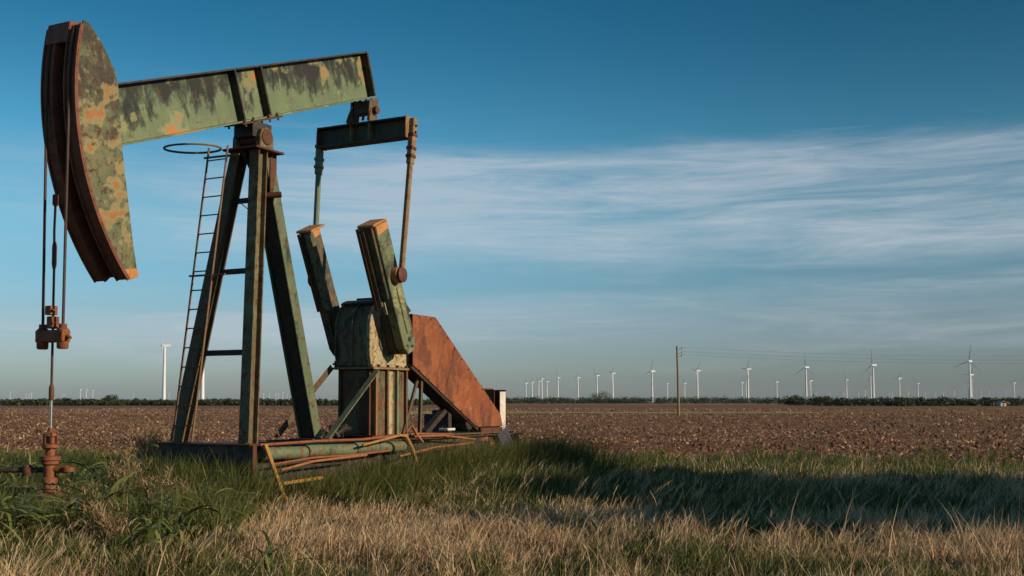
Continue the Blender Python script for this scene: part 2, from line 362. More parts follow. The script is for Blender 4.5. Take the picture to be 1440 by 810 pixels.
for v in (-.27, -.1, .08, .24): b.bar(P(2.93 + rnd.uniform(-.03, .03), v, 6.81), P(3.08 + rnd.uniform(-.03, .03), v * .7, 7.24), .045, .03, NV)
each(b, 'bolt_strap', 'rust', tb, .004)
MB().prism([(3.0, 6.81), (3.12, 6.81), (3.1, 6.95), (3.04, 6.98)], .34, .2).build('lug', 'pitman', tb, .004)
MB().cyl(P(3.1, -.28, 7.02), P(3.1, .3, 7.02), .07, n=18).build('tail_pin', 'rust', tb, 0, True)

SHU, SHZ = 3.34, 2.76
CA = math.atan2(.92, 2.04)
cdir = Vector((-math.sin(CA), math.cos(CA))); cper = Vector((cdir.y, -cdir.x))   # along the crank, and towards its rear edge
def CK(s, n): q = Vector((SHU, SHZ)) + cdir * s + cper * n; return (q.x, q.y)
PIN = CK(1.21, .05)
for sg in (-1, 1):
    v0, v1 = .66, .85
    ck = MB(); ck.prism([CK(-.27, -.12), CK(-.27, .12), CK(-.1, .2), CK(.3, .215), CK(.9, .2), CK(2.2, .2), CK(2.2, -.2), CK(.3, -.2), CK(-.1, -.2)], -sg * v0, -sg * v1)
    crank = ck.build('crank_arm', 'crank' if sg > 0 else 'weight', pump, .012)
    # raised rib on the outer face
    if sg > 0:
        MB().prism([CK(.1, -.02), CK(.1, .12), CK(1.0, .12), CK(1.0, -.02)], -v1 - .001, -v1 - .022).build('face_rib', 'crank', crank, .012)
        b = MB()
        for s_, n_, r_ in ((-.02, .02, .045), (-.17, .05, .028), (-.1, -.1, .022), (.3, .1, .02)): b.cyl(P(*(CK(s_, n_)[0], v1, CK(s_, n_)[1])), P(*(CK(s_, n_)[0], v1 + .012, CK(s_, n_)[1])), r_, n=14)
        each(b, 'bolt', 'dark', crank, 0)
    MB().prism([CK(2.205, -.27), CK(2.205, .2), CK(2.24, .18), CK(2.25, -.25)], -sg * .5, -sg * .86).build('tip_cap', 'tip', crank, .012)
    MB().prism([CK(2.02, -.19), CK(2.19, -.19), CK(2.19, .19), CK(2.06, .19)], -sg * (v1 if sg > 0 else v0) - .004 , -sg * (v1 if sg > 0 else v0) + .004).build('worn_paint_patch', 'tip', crank, 0)
    w = MB(); w.prism([CK(.72, -.205), CK(.72, -.30), CK(2.2, -.30), CK(2.2, -.205)], -sg * .50, -sg * .655)
    w.prism([CK(.85, -.205), CK(.85, -.26), CK(2.2, -.26), CK(2.2, -.205)], -sg * .66, -sg * .80)
    w.build('counterweight', 'weight', crank, .012)
    MB().prism([CK(.7, -.303), CK(.7, -.325), CK(2.2, -.325), CK(2.2, -.303)], -(sg * .50 if sg > 0 else -.80), -(sg * .57 if sg > 0 else -.73)).build('weight_edge_plate', 'rust', crank, .004)
    if sg < 0: MB().prism([CK(.72, -.302), CK(.72, -.32), CK(2.17, -.32), CK(2.17, -.302)], .502, .64).build('weight_face', 'crank', crank, .004)
    MB().prism([CK(-.1, -.2), CK(-.27, -.12), CK(-.27, .12), CK(.1, .16), CK(.55, -.17)], -sg * .45, -sg * .655).build('crank_hub', 'dark', crank, .02)
    w = MB(); w.lathe(P(PIN[0], sg * .86, PIN[1]), [(.15, 0), (.15, -sg * .10), (.125, -sg * .115), (.10, -sg * .15), (.05, -sg * .16)], 26, 'Y'); w.build('wrist_pin', 'tip', crank, 0, True)
    pm = 'pitman' if sg > 0 else 'pitman_green'
    q0, q1 = P(PIN[0], sg * .99, PIN[1] + .1), P(3.12, sg * 1.05, 6.42)
    pit = MB().bar(q0, q1, .095, .095, NV).build('pitman_arm', pm, pump, .02)
    MB().lathe(P(PIN[0], sg * .97, PIN[1]), [(.12, .06), (.14, .05), (.14, -.05), (.12, -.06)], 24, 'Y').build('wrist_bearing', 'rust', pit, 0, True)
    d = (q1 - q0).normalized()
    MB().bar(q1 - d * .5, q1 + d * .36, .11, .13, NV).build('pitman_head', pm, pit, .012)
    b = MB()
    for k in (.35, .2, -.05): b.bar(q1 - d * (k + .03), q1 - d * (k - .03), .135, .155, NV)
    each(b, 'clamp_band', 'rust' if sg > 0 else pm, pit, .006)
    b = MB()
    for k in (0.1, .22): b.cyl(q1 + d * k + P(0, sg * .05, 0), q1 + d * k + P(0, sg * .085, 0), .022, n=8)
    each(b, 'bolt', 'dark', pit, 0)

# gearbox on its pedestal
prof = [(2.80, 2.235), (2.775, 2.45), (2.77, 2.7)] + [(3.27 - .5 * math.cos(R(a)), 2.95 + .49 * math.sin(R(a))) for a in range(-8, 91, 9)] + [(3.6, 3.46), (3.85, 3.42), (3.98, 3.3), (4.05, 2.95), (4.02, 2.235)]
b = MB(); b.prism(prof, -.40, .40); gb = b.build('gearbox', 'gear', pump, .03, True)
prof2 = [(u + (-.035 if u < 3.4 else .035) if 2.3 < z < 3.4 else u, z + (.03 if z > 3.3 else 0)) for u, z in prof]
for v in (-.36, 0, .35):
    MB().prism(prof2, -v - (.02 if v < .3 else .06), -v + .02).build('casing_flange', 'gear' if v < .3 else 'cream', gb, .008)  # near flange in cream carries the drum's edge highlight as colour
b = MB(); b.prism([(3.27 - .55 * math.cos(R(a)), 2.95 + .55 * math.sin(R(a))) for a in range(58, 91, 8)] + [(3.6, 3.52), (3.87, 3.47), (4.05, 3.33), (3.97, 3.29), (3.84, 3.43)] + [(3.27 - .505 * math.cos(R(a)), 2.95 + .495 * math.sin(R(a))) for a in range(90, 57, -8)], -.45, .43); b.box(P(3.3, -.3, 3.47), P(3.6, .3, 3.545)); b.cyl(P(3.45, .1, 3.53), P(3.45, .1, 3.62), .025, n=10); b.build('top_cover', 'dark', gb, .01)
MB().cyl(P(SHU, -.72, SHZ), P(SHU, .72, SHZ), .15, n=24).build('crank_shaft', 'dark', gb, 0, True)
MB().lathe(P(SHU, .402, SHZ), [(.33, 0), (.33, -.03), (.24, -.05), (.24, -.08)], 28, 'Y').build('seal_housing', 'gear', gb, .004)
b = MB(); b.box(P(2.9, -.38, .96), P(3.96, .38, 2.19)); pd = b.build('pedestal', 'pedestal', pump, .01)
MB().box(P(2.78, -.46, 2.192), P(4.08, .47, 2.232)).build('top_flange', 'pitman', pd, .005)
MB().box(P(2.82, -.42, .955), P(4.05, .43, .985)).build('base_flange', 'rust', pd, .005)
for u in (2.93, 3.3, 3.62, 3.93):
    MB().box(P(u - .025, .382, .99), P(u + .025, .44, 2.19)).build('stiffener', 'straw_pipe' if u < 3 else 'pitman_green' if u > 3.5 and u < 3.7 else 'pedestal', pd, .004)
for v in (-.34, .3): MB().box(P(2.85, v - .03, .99), P(2.898, v + .03, 2.19)).build('stiffener', 'rust', pd, .004)
MB().box(P(3.38, .3805, 1.0), P(3.52, .386, 2.18)).build('patch_plate', 'cream', pd, 0)
MB().box(P(2.885, .08, .99), P(2.8985, .27, 2.05)).build('rust_plate', 'rust', pd, 0)
b = MB()
for v in (-.4, -.2, 0, .2, .4):
    b.cyl(P(2.81, v, 2.235), P(2.81, v, 2.28), .022, n=8)
for u in (3.0, 3.3, 3.6, 3.9): b.cyl(P(u, .44, 2.235), P(u, .44, 2.28), .022, n=8)
b.cyl(P(2.95, -.5, 2.2), P(2.95, -.5, 2.36), .03, n=8); b.cyl(P(2.95, -.5, 2.28), P(2.95, -.5, 2.32), .06, n=8); each(b, 'bolt', 'dark', pd, 0)
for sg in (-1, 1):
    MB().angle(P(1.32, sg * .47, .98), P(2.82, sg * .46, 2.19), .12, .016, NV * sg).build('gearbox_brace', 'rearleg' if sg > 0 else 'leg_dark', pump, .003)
b = MB()
for k in range(9): b.cyl(P(2.3 + rnd.uniform(-.3, .5), rnd.uniform(-.3, .2), .97), P(2.3 + rnd.uniform(-.3, .5), rnd.uniform(-.3, .2), .97 + rnd.uniform(.08, .22)), rnd.uniform(.03, .07), n=8)
each(b, 'brake_linkage', 'dark', pump, .004)

# belt guard over the drive belts
g0 = [(3.93, 3.26), (4.76, 3.25), (7.42, 1.32), (7.5, 1.08), (6.46, 1.08), (6.3, 1.12), (3.95, 2.3)]
b = MB(); b.prism(g0, -.555, -.54); gd = b.build('belt_guard', 'orange', pump, .003)
MB().prism(g0, -.2, -.215).build('back_plate', 'orange', gd, .003)
b = MB()
for i in (0, 1, 4, 5):
    p, q = g0[i], g0[(i + 1) % 7]
    b.bar(P(p[0], .377, p[1]), P(q[0], .377, q[1]), .32, .012, NV)
b.build('rim_plate', 'orange', gd, .002)
b = MB(); b.bar(P(3.96, .36, 2.26), P(6.5, .36, 1.03), .34, .07, NV); b.build('bottom_rail', 'dark', gd, .004)
b = MB(); b.bar(P(5.5, .56, 2.70), P(5.1, .56, 1.73), .02, .008, NU); b.build('seam_strip', 'orange', gd, .002)
b = MB()
for i in (0, 1, 5):
    p, q = g0[i], g0[(i + 1) % 7]; L = math.hypot(q[0] - p[0], q[1] - p[1]); m_ = max(2, int(L / .33))
    for k in range(m_):
        f = (k + .5) / m_; u = p[0] + (q[0] - p[0]) * f; z = p[1] + (q[1] - p[1]) * f
        n_ = Vector((5.2 - u, 2.0 - z)).normalized() * .06
        b.cyl(P(u + n_.x, .555, z + n_.y), P(u + n_.x, .568, z + n_.y), .018, n=8)
each(b, 'bolt', 'rust', gd, 0)
b = MB(); b.bar(P(4.4, .45, 2.05), P(4.35, .45, .98), .06, .06, NU); b.build('guard_post', 'leg_dark', pump, .004)
b = MB(); b.bar(P(4.35, .4, 2.05), P(3.85, .4, 1.0), .06, .05, NU); b.build('guard_brace', 'leg_dark', pump, .004)
b = MB(); b.bar(P(5.6, .3, 1.5), P(4.75, .3, .98), .14, .1, NV); b.build('guard_brace', 'dark', pump, .004)
b = MB(); b.bar(P(5.6, .3, 1.62), P(5.6, .3, .98), .16, .12, NV); b.build('guard_post', 'dark', pump, .004)

b = MB(); b.prism([(6.55, 1.06), (7.5, 1.06), (7.45, .62), (7.2, .45), (6.7, .55)], -.56, -.30); b.build('lower_shroud', 'rust', pump, .012)
for k, (u, z) in enumerate(((6.3, .9), (6.0, .78), (5.7, .86))): MB().bar(P(u, .7, z), P(u + .6, .86, z - .12 + .05 * k), .09, .03, NZ).build('fallen_bracket', 'redpipe', pump, .004)

# engine bay at the tail
b = MB(); b.box(P(5.75, -.35, .99), P(6.6, .15, 1.35)); b.cyl(P(5.9, -.1, 1.35), P(5.9, -.1, 1.43), .12); b.cyl(P(6.2, .15, 1.15), P(6.2, .5, 1.15), .14)
eg = b.build('engine', 'dark', pump, .02)
MB().cyl(P(6.95, .24, 1.3), P(6.95, .5, 1.3), .2, n=24).build('sheave', 'rust', eg, 0, True)
MB().box(P(5.45, .2, 1.02), P(5.75, .42, 1.07)).build('tray', 'white_old', eg, .01)
b = MB(); b.box(P(7.2, -.35, .97), P(7.22, .52, 1.86)); b.box(P(7.7, -.35, .97), P(7.72, .52, 1.86)); rad = b.build('radiator_shroud', 'rust', pump, .006)
MB().box(P(7.46, .5, .7), P(7.71, .52, 1.82)).build('side_panel', 'white_old', rad, .006, label='white side panel')
MB().box(P(7.24, -.3, .98), P(7.68, -.25, 1.86)).build('core', 'dark', rad, .004)
MB().bar(P(7.16, -.1, .98), P(7.16, -.1, 1.98), .07, .05, NV).build('post', 'white_old', rad, .004)
MB().bar(P(7.16, .02, .98), P(7.16, .02, 1.88), .07, .05, NV).build('post', 'rust', rad, .004)
MB().box(P(7.2, -.37, 1.862), P(7.73, .2, 1.89)).build('top_tank', 'rust', rad, .006)
for u in (7.35, 7.6): MB().cyl(P(u, -.05, 1.89), P(u, -.05, 1.96), .04, n=12).build('filler_cap', 'dark', rad, 0)
b = MB(); b.bar(P(6.7, .98, 1.0), P(6.95, 1.04, .55), .32, .012, NU + NV * .3); b.build('loose_plate', 'purple', pump, .003)
for k in range(5): MB().cyl(P(6.4 + .03 * k, .5, .72 + .055 * k), P(7.0 + .05 * k, .56, .72 + .055 * k), .024, n=10).build('coiled_pipe', 'redpipe', pump, 0)

# skid
SK = .95
for sg in (-1, 1):
    MB().hbeam(P(-1.0, sg * .82, SK - .33), P(7.75, sg * .82, SK - .33), .2, .62, .025, NV).build('skid_rail', 'skid', pump, .004)
for u in (-.92, .6, 1.6, 3.0, 4.0, 5.4, 6.6, 7.6):
    MB().box(P(u - .06, -.705, .30), P(u + .06, .705, SK - .012)).build('cross_member', 'skid', pump, .004)
MB().box(P(-1.06, -.98, SK - .01), P(-.55, .92, SK + .012)).build('front_deck', 'rust', pump, .004)
MB().box(P(-1.03, -.94, .22), P(-.99, .92, SK - .014)).build('front_plate', 'skid', pump, .004)
MB().box(P(4.6, -.7, SK - .01), P(7.75, .7, SK + .018)).build('rear_deck', 'leg_dark', pump, .004)
b = MB(); b.box(P(-1.05, -1.0, 0), P(7.9, 1.0, .2)); b.build('footing', plain('old concrete', (.3, .27, .23), (.2, .18, .15), 3, .9), pump, .02)
for a_, b_ in ((-.9, .2), (.23, 1.5), (1.53, 3.0)):
    MB().cyl(P(a_ if a_ > -.8 else -.82, .95, .82), P(b_, .95, .80), .10, n=18).build('side_pipe', 'pipe_green', pump, .01, True)
MB().tube([P(-.95, 1.02, .955), P(.4, 1.05, .975), P(1.6, 1.05, .965), P(2.6, 1.06, 1.0), P(3.3, 1.05, 1.02), P(4.6, 1.05, .98)], .022, 8).build('conduit', 'redpipe', pump, 0, True)
MB().tube([P(-.75, 1.1, .66), P(.2, 1.12, .72), P(1.3, 1.12, .72), P(2.4, 1.1, .75)], .018, 8).build('conduit', 'redpipe', pump, 0, True)
MB().bar(P(-1.0, .93, SK), P(-1.0, .93, .05), .09, .09, NU).build('corner_post', 'rust', pump, .006)

# ------------------------------------------------------------------ collapsed yellow guard and loose rails beside the skid
g = empty('guard_frame', W(-.7, 1.2, 0), PHI)
tag(g, 'bent yellow guard frame leaning against the front corner of the skid', 'guard rail')
def G(u, v, z): return Vector((u + .7, -(v - 1.2), z))
MB().bar(G(-.88, 1.06, .97), G(-.72, 1.3, .18), .07, .04, NU).build('leg', 'yellow', g, .006)
MB().bar(G(-.72, 1.28, .38), G(.15, 1.35, .42), .05, .04, NZ).build('cross_bar', 'yellow', g, .006)
MB().bar(G(-.75, 1.3, .22), G(-.6, 1.33, .06), .09, .04, NU).build('foot', 'yellow', g, .006)
g = empty('bent_rail', W(2.3, 1.3, 0), PHI)
tag(g, 'thin straw coloured rail bent over and sagging into the grass beside the gearbox', 'rail')
def G2(u, v, z): return Vector((u - 2.3, -(v - 1.3), z))
MB().tube([G2(1.4, 1.22, .88), G2(2.4, 1.3, 1.02), G2(2.55, 1.32, 1.0), G2(2.68, 1.36, .78), G2(2.85, 1.42, .35), G2(2.9, 1.45, .05)], [.022, .024, .035, .04, .03, .02], 8).build('bent_pipe', 'yellow', g, 0, True)
MB().tube([G2(2.9, 1.1, 1.06), G2(3.02, 1.14, 1.18), G2(3.1, 1.2, 1.0), G2(3.25, 1.24, .86)], [.02, .02, .035, .015], 8).build('broken_stub', 'straw_pipe', g, 0, True)
for pts, lb in (([(3.0, 1.2, .98), (4.1, 1.15, .97), (5.4, 1.08, .86)], 'rusty rail running back level towards the orange belt guard'),
                ([(2.3, 1.35, .66), (3.6, 1.28, .77), (5.2, 1.15, .80)], 'lower pale rail slanting through the grass below the belt guard'),
                ([(-.75, 1.26, .58), (.0, 1.3, .68), (1.4, 1.3, .72)], 'pale rail in front of the green side pipe')):
    c = W(*pts[0]); c.z = 0
    o = MB().tube([W(*p) - c for p in pts], .02, 8).build('loose_rail', 'straw_pipe', None, 0, True); o.location = c
    tag(o, lb, 'rail', 'loose rails beside the skid')

# ------------------------------------------------------------------ polished rod and wellhead
pr = empty('polished_rod', W(XU, 0, 0), PHI)
tag(pr, 'slim polished rod hanging through the carrier bar into the wellhead', 'rod')
MB().cyl((0, 0, 1.2), (0, 0, 1.62), .02, n=12).build('bright_rod', 'chrome', pr, 0, True)
MB().tube([(0, 0, 1.621), (0, 0, 2.9), (.0, .0, 3.5), (.0, .012, 3.85), (0, 0, 4.2)], .017, 10).build('upper_rod', 'cable', pr, 0, True)
MB().lathe((0, 0, 1.62), [(.028, 0), (.034, .04), (.034, .16), (.025, .2)], 12).build('coupling', 'rust', pr, 0, True)
MB().lathe((0, 0, 3.35), [(.02, 0), (.032, .06), (.032, .3), (.02, .36)], 12).build('coupling', 'rust', pr, 0, True)
MB().lathe((0, 0, 4.18), [(.02, 0), (.04, .03), (.04, .15), (.03, .16)], 12).build('rod_end', 'rust', pr, 0, True)
b = MB(); b.box((-.06, -.055, 2.56), (.06, .055, 2.72)); b.box((-.07, -.03, 2.74), (.05, .08, 2.86)); b.cyl((-.08, -.1, 2.63), (.06, .1, 2.63), .018, n=8); b.cyl((-.08, -.1, 2.8), (.06, .09, 2.8), .018, n=8)
b.build('rod_clamp', 'well', pr, .008)

wh = empty('wellhead', W(XU, 0, 0), 0)
tag(wh, 'rust orange wellhead standing in the grass under the horsehead', 'wellhead')
MB().lathe((0, 0, 0), [(.17, .0), (.17, .12), (.2, .13), (.2, .22), (.13, .23), (.13, .34), (.17, .35), (.17, .42), (.1, .43)], 20).build('casing_head', 'well', wh, 0, True)
MB().lathe((0, 0, .43), [(.09, 0), (.075, .1), (.1, .12), (.1, .17), (.08, .19), (.08, .34), (.11, .36), (.11, .40), (.13, .41), (.13, .46), (.07, .47)], 20).build('pumping_tee', 'well', wh, 0, True)
sb = MB().lathe((0, 0, .90), [(.06, 0), (.06, .08), (.1, .1), (.1, .14), (.055, .16), (.055, .24), (.085, .25), (.085, .29), (.04, .31), (.035, .36)], 18).build('stuffing_box', 'well', wh, 0, True)
b = MB()
for a in range(6): b.cyl((.085 * math.cos(a * 1.05), .085 * math.sin(a * 1.05), .98), (.085 * math.cos(a * 1.05), .085 * math.sin(a * 1.05), 1.2), .011, n=6)
each(b, 'stud', 'rust', wh, 0)
MB().cyl((.0, 0, .72), (.24, -.02, .72), .05, n=14).build('side_outlet', 'well', wh, 0, True)
MB().lathe((.25, -.02, .72), [(.08, -.03), (.08, .03)], 14).build('bull_plug', 'well', wh, 0)
MB().cyl((.1, -.05, .3), (.34, -.12, .3), .055, n=14).build('casing_valve', 'well', wh, .004, True)
fl = MB().tube([(-.08, .02, .71), (-.5, .0, .71), (-1.3, -.04, .70), (-3.2, -.1, .66)], .036, 14).build('flowline', 'dark', wh, 0, True)
MB().lathe((-.3, 0, .71), [(.05, -.07), (.06, -.05), (.06, .05), (.05, .07)], 14).build('union', 'rust', fl, 0, True)
MB().tube([(-.1, .3, .42), (-.9, .25, .42), (-3.0, .2, .4)], .045, 12).build('lower_line', 'skid', wh, 0, True)
vb = MB().lathe((-.78, -.08, .30), [(.11, 0), (.13, .05), (.13, .14), (.1, .18), (.06, .24), (.06, .4), (.09, .42), (.09, .5)], 16).build('gate_valve', 'well', wh, 0, True)

# ------------------------------------------------------------------ ground materials
def ground_mat():
    m, t = new_mat('grassy soil'); o = t.n('ShaderNodeTexCoord').outputs['Object']
    a = t.noise(o, .5, 8, .65); f = t.noise(o, 9, 8, .7)
    c = t.mix(t.ramp(a, .35, .65), (.12, .085, .05), (.19, .13, .075))
    c = t.mix(t.ramp(f, .45, .7), c, (.05, .045, .025))
    return finish(m, t, c, .95, 0, f, .8, .05, .1)
def field_mat():
    m, t = new_mat('ploughed soil'); o = t.n('ShaderNodeTexCoord').outputs['Object']
    big = t.noise(t.map(o, scale=(.02, .05, 1), rot=(0, 0, R(6))), 1, 7, .65)
    row = t.noise(t.map(o, scale=(.012, .30, 1), rot=(0, 0, R(3))), 1, 6, .75)
    far = t.noise(t.map(o, scale=(.35, .10, 1)), 1, 8, .8)
    mid = t.noise(t.map(o, scale=(.05, .42, 1), rot=(0, 0, R(4))), 1, 8, .7)
    fi = t.noise(o, 2.6, 9, .75)
    fi2 = t.noise(t.map(o, scale=(1, 1, 1), loc=(40, 9, 0)), 5.5, 6, .7)
    c = t.mix(t.ramp(big, .35, .65), (.195, .099, .053), (.25, .134, .076))
    c = t.mix(t.ramp(mid, .4, .66, 0, .8), c, (.15, .075, .045))
    c = t.mix(t.ramp(row, .46, .64, 0, .6), c, (.12, .058, .034))
    c = t.mix(t.ramp(far, .5, .62, 0, .55), c, (.34, .19, .115))
    c = t.mix(t.ramp(far, .48, .38, 0, .6), c, (.10, .048, .028))
    c = t.mix(t.ramp(fi2, .52, .62, 0, .85), c, (.36, .215, .13))
    c = t.mix(t.ramp(fi, .5, .62, 0, .8), c, (.10, .05, .03))
    return finish(m, t, c, .95, 0, t.math('ADD', fi, t.math('MULTIPLY', mid, 1.5)), 1.0, .12, .08)
def strip_mat(name, c1, c2):
    m, t = new_mat(name); o = t.n('ShaderNodeTexCoord').outputs['Object']
    n = t.noise(t.map(o, scale=(.05, .2, 1)), 1, 8, .7)
    return finish(m, t, t.mix(t.ramp(n, .35, .65), c1, c2), .95, 0, n, .8, .2, .1)

def sheet(name, xs, ys, zf, mat, kind='structure'):
    vs = [(x, y, zf(x, y)) for y in ys for x in xs]; n = len(xs)
    fs = [(j * n + i, j * n + i + 1, (j + 1) * n + i + 1, (j + 1) * n + i) for j in range(len(ys) - 1) for i in range(n - 1)]
    me = bpy.data.meshes.new(name); me.from_pydata(vs, [], fs); me.materials.append(mat)
    o = bpy.data.objects.new(name, me); col.objects.link(o); o['kind'] = kind; return o
sheet('ground', [-14000, -3000, -600, -100, -30, 30, 100, 600, 3000, 14000], [-13000, -2000, -300, -30, 40, 120, 500, 2000, 6000, 14000], lambda x, y: 0, ground_mat())
def edge_y(x): return 31.5 + 1.2 * math.sin(x * .31) + .8 * math.sin(x * .83 + 1) - .05 * x
xs = list(np.linspace(-110, 110, 331)); fs_ = []
fv = [(x, edge_y(x), .03) for x in xs] + []
# ploughed field as a fan of strips, finely cut near its front edge
rows = [0, .002, .0045, .008, .013, .02, .03, .05, .08, .13, .2, .3, .45, .65, 1]
vs = []
for k in rows:
    for x in xs:
        y0 = edge_y(x); vs.append((x * (1 + 8 * k), y0 + (880 - y0) * k, .03 + .03 * k))
n = len(xs)
me = bpy.data.meshes.new('ploughed_field'); me.from_pydata(vs, [], [(j * n + i, j * n + i + 1, (j + 1) * n + i + 1, (j + 1) * n + i) for j in range(len(rows) - 1) for i in range(n - 1)])
me.materials.append(field_mat()); o = bpy.data.objects.new('ploughed_field', me); col.objects.link(o); o['kind'] = 'structure'
def wob(a, x, s): return a * math.sin(x * s) + .6 * a * math.sin(x * s * 2.7 + 1)
def ribbon(name, x0, x1, y0, y1, a, z, mat, n=90):
    xs = np.linspace(x0, x1, n); vs = []
    for i, x in enumerate(xs):
        e = min(1, min(i, n - 1 - i) / 6)
        vs += [(x, (y0 + y1) / 2 - (y1 - y0) / 2 * e + wob(a, x, .05), z), (x, (y0 + y1) / 2 + (y1 - y0) / 2 * e + wob(a, x + 40, .07), z)]
    me = bpy.data.meshes.new(name); me.from_pydata(vs, [], [(2 * i, 2 * i + 2, 2 * i + 3, 2 * i + 1) for i in range(n - 1)])
    me.materials.append(mat); o = bpy.data.objects.new(name, me); col.objects.link(o); o['kind'] = 'structure'; return o
ribbon('grass_verge', -25, 46, 146, 176, 5, .09, strip_mat('verge grass', (.21, .22, .08), (.36, .29, .14)))
ribbon('dirt_track', -60, 300, 620, 850, 12, .14, strip_mat('straw strip', (.36, .25, .14), (.24, .15, .085)), 60)

# ------------------------------------------------------------------ foliage materials
def leaf_mat(name, ramp_cols, trans=.3, rough=.6):
    m, t = new_mat(name)
    a = t.n('ShaderNodeAttribute', props={'attribute_name': 'tint'}).outputs['Fac']
    cr = t.n('ShaderNodeValToRGB', Fac=a); e = cr.color_ramp.elements
    while len(e) < len(ramp_cols): e.new(.5)
    for i, c in enumerate(ramp_cols): e[i].position = i / (len(ramp_cols) - 1); e[i].color = (*c, 1)
    b = t.n('ShaderNodeBsdfPrincipled', Roughness=rough); b.inputs['Specular IOR Level'].default_value = .25
    t.t.links.new(cr.outputs[0], b.inputs['Base Color'])
    tr = t.n('ShaderNodeBsdfTranslucent', Color=cr.outputs[0])
    mx = t.n('ShaderNodeMixShader', Fac=trans, i1=b.outputs[0], i2=tr.outputs[0])
    o = t.n('ShaderNodeOutputMaterial', Surface=mx.outputs[0]); return m
M_tan = leaf_mat('dry grass', [(.24, .14, .07), (.50, .33, .185), (.70, .49, .30), (.46, .32, .15)])
M_green = leaf_mat('green grass', [(.045, .06, .015), (.09, .108, .026), (.15, .16, .045), (.28, .24, .095)])
M_broad = leaf_mat('broad grass leaves', [(.07, .09, .022), (.125, .155, .038), (.2, .22, .065), (.4, .33, .13)], .25, .45)
M_brown = leaf_mat('dead weed', [(.22, .14, .07), (.36, .24, .125), (.48, .34, .19)])
M_seed = leaf_mat('grass seed heads', [(.33, .23, .12), (.46, .34, .19), (.58, .46, .29)])
M_tree = leaf_mat('far foliage', [(.02, .03, .012), (.035, .05, .018), (.055, .068, .026), (.075, .08, .035)], .15)
M_debris = leaf_mat('crop residue', [(.15, .08, .042), (.28, .165, .09), (.42, .265, .15), (.56, .39, .23)], .1)

def raw_mesh(name, V, Fq, tint, mat, smooth=False):
    """V (n,3), Fq (m,4) quads, tint per vertex"""
    me = bpy.data.meshes.new(name); nv, nf = len(V), len(Fq)
    me.vertices.add(nv); me.vertices.foreach_set('co', V.astype(np.float32).ravel())
    me.loops.add(nf * 4); me.loops.foreach_set('vertex_index', Fq.astype(np.int32).ravel())
    me.polygons.add(nf); me.polygons.foreach_set('loop_start', np.arange(0, nf * 4, 4, dtype=np.int32))
    me.update(calc_edges=True)
    at = me.attributes.new('tint', 'FLOAT', 'POINT'); at.data.foreach_set('value', tint.astype(np.float32))
    me.materials.append(mat)
    o = bpy.data.objects.new(name, me); col.objects.link(o); return o

def blades(base, h, w, lean, az, curl, tint, segs=3, taper=1.0):
    """vectorised grass blades -> (V,F,tint). base (n,3); lean (n,2) horizontal offset of the tip in units of h"""
    n = len(h); rows = segs + 1
    V = np.zeros((n, rows, 2, 3), np.float32)
    sx, sy = np.cos(az), np.sin(az)
    for k in range(rows):
        t = k / segs
        off = lean * (h * t ** 2)[:, None]
        zz = h * (t - curl * t * t)
        ww = w * (1 - t ** (1.2 + taper)) * .5 + .0006
        if k == 0: ww = w * .35
        for j, s in ((0, -1), (1, 1)):
            V[:, k, j, 0] = base[:, 0] + off[:, 0] + s * sx * ww
            V[:, k, j, 1] = base[:, 1] + off[:, 1] + s * sy * ww
            V[:, k, j, 2] = base[:, 2] + zz
    idx = np.arange(n)[:, None] * rows * 2
    F = np.concatenate([np.stack([idx[:, 0] + 2 * k, idx[:, 0] + 2 * k + 1, idx[:, 0] + 2 * k + 3, idx[:, 0] + 2 * k + 2], 1) for k in range(segs)], 0)
    return V.reshape(-1, 3), F, np.repeat(tint, rows * 2)
def join(parts):
    Vs, Fs, Ts, k = [], [], [], 0
    for V, F, T in parts: Vs.append(V); Fs.append(F + k); Ts.append(T); k += len(V)
    return np.concatenate(Vs), np.concatenate(Fs), np.concatenate(Ts)

# smooth value noise on the ground plane
_g = rng.random((128, 128))
def vnoise(x, y, s, seed=0):
    x = x / s + 37.3 * (seed + 1); y = y / s + 17.9 * (seed + 1)
    xi = np.floor(x).astype(int); yi = np.floor(y).astype(int); fx = x - xi; fy = y - yi
    fx = fx * fx * (3 - 2 * fx); fy = fy * fy * (3 - 2 * fy)
    q = lambda a, b: _g[(xi + a) % 128, (yi + b) % 128]
    return (q(0, 0) * (1 - fx) + q(1, 0) * fx) * (1 - fy) + (q(0, 1) * (1 - fx) + q(1, 1) * fx) * fy
def fbm(x, y, s, seed=0): return .55 * vnoise(x, y, s, seed) + .28 * vnoise(x, y, s / 2.3, seed + 5) + .17 * vnoise(x, y, s / 5, seed + 9)
def ss(a, b, x): t = np.clip((x - a) / (b - a), 0, 1); return t * t * (3 - 2 * t)
def blob(px, py, cx, cy, rx, ry): return np.exp(-(((px - cx) / rx) ** 2 + ((py - cy) / ry) ** 2))

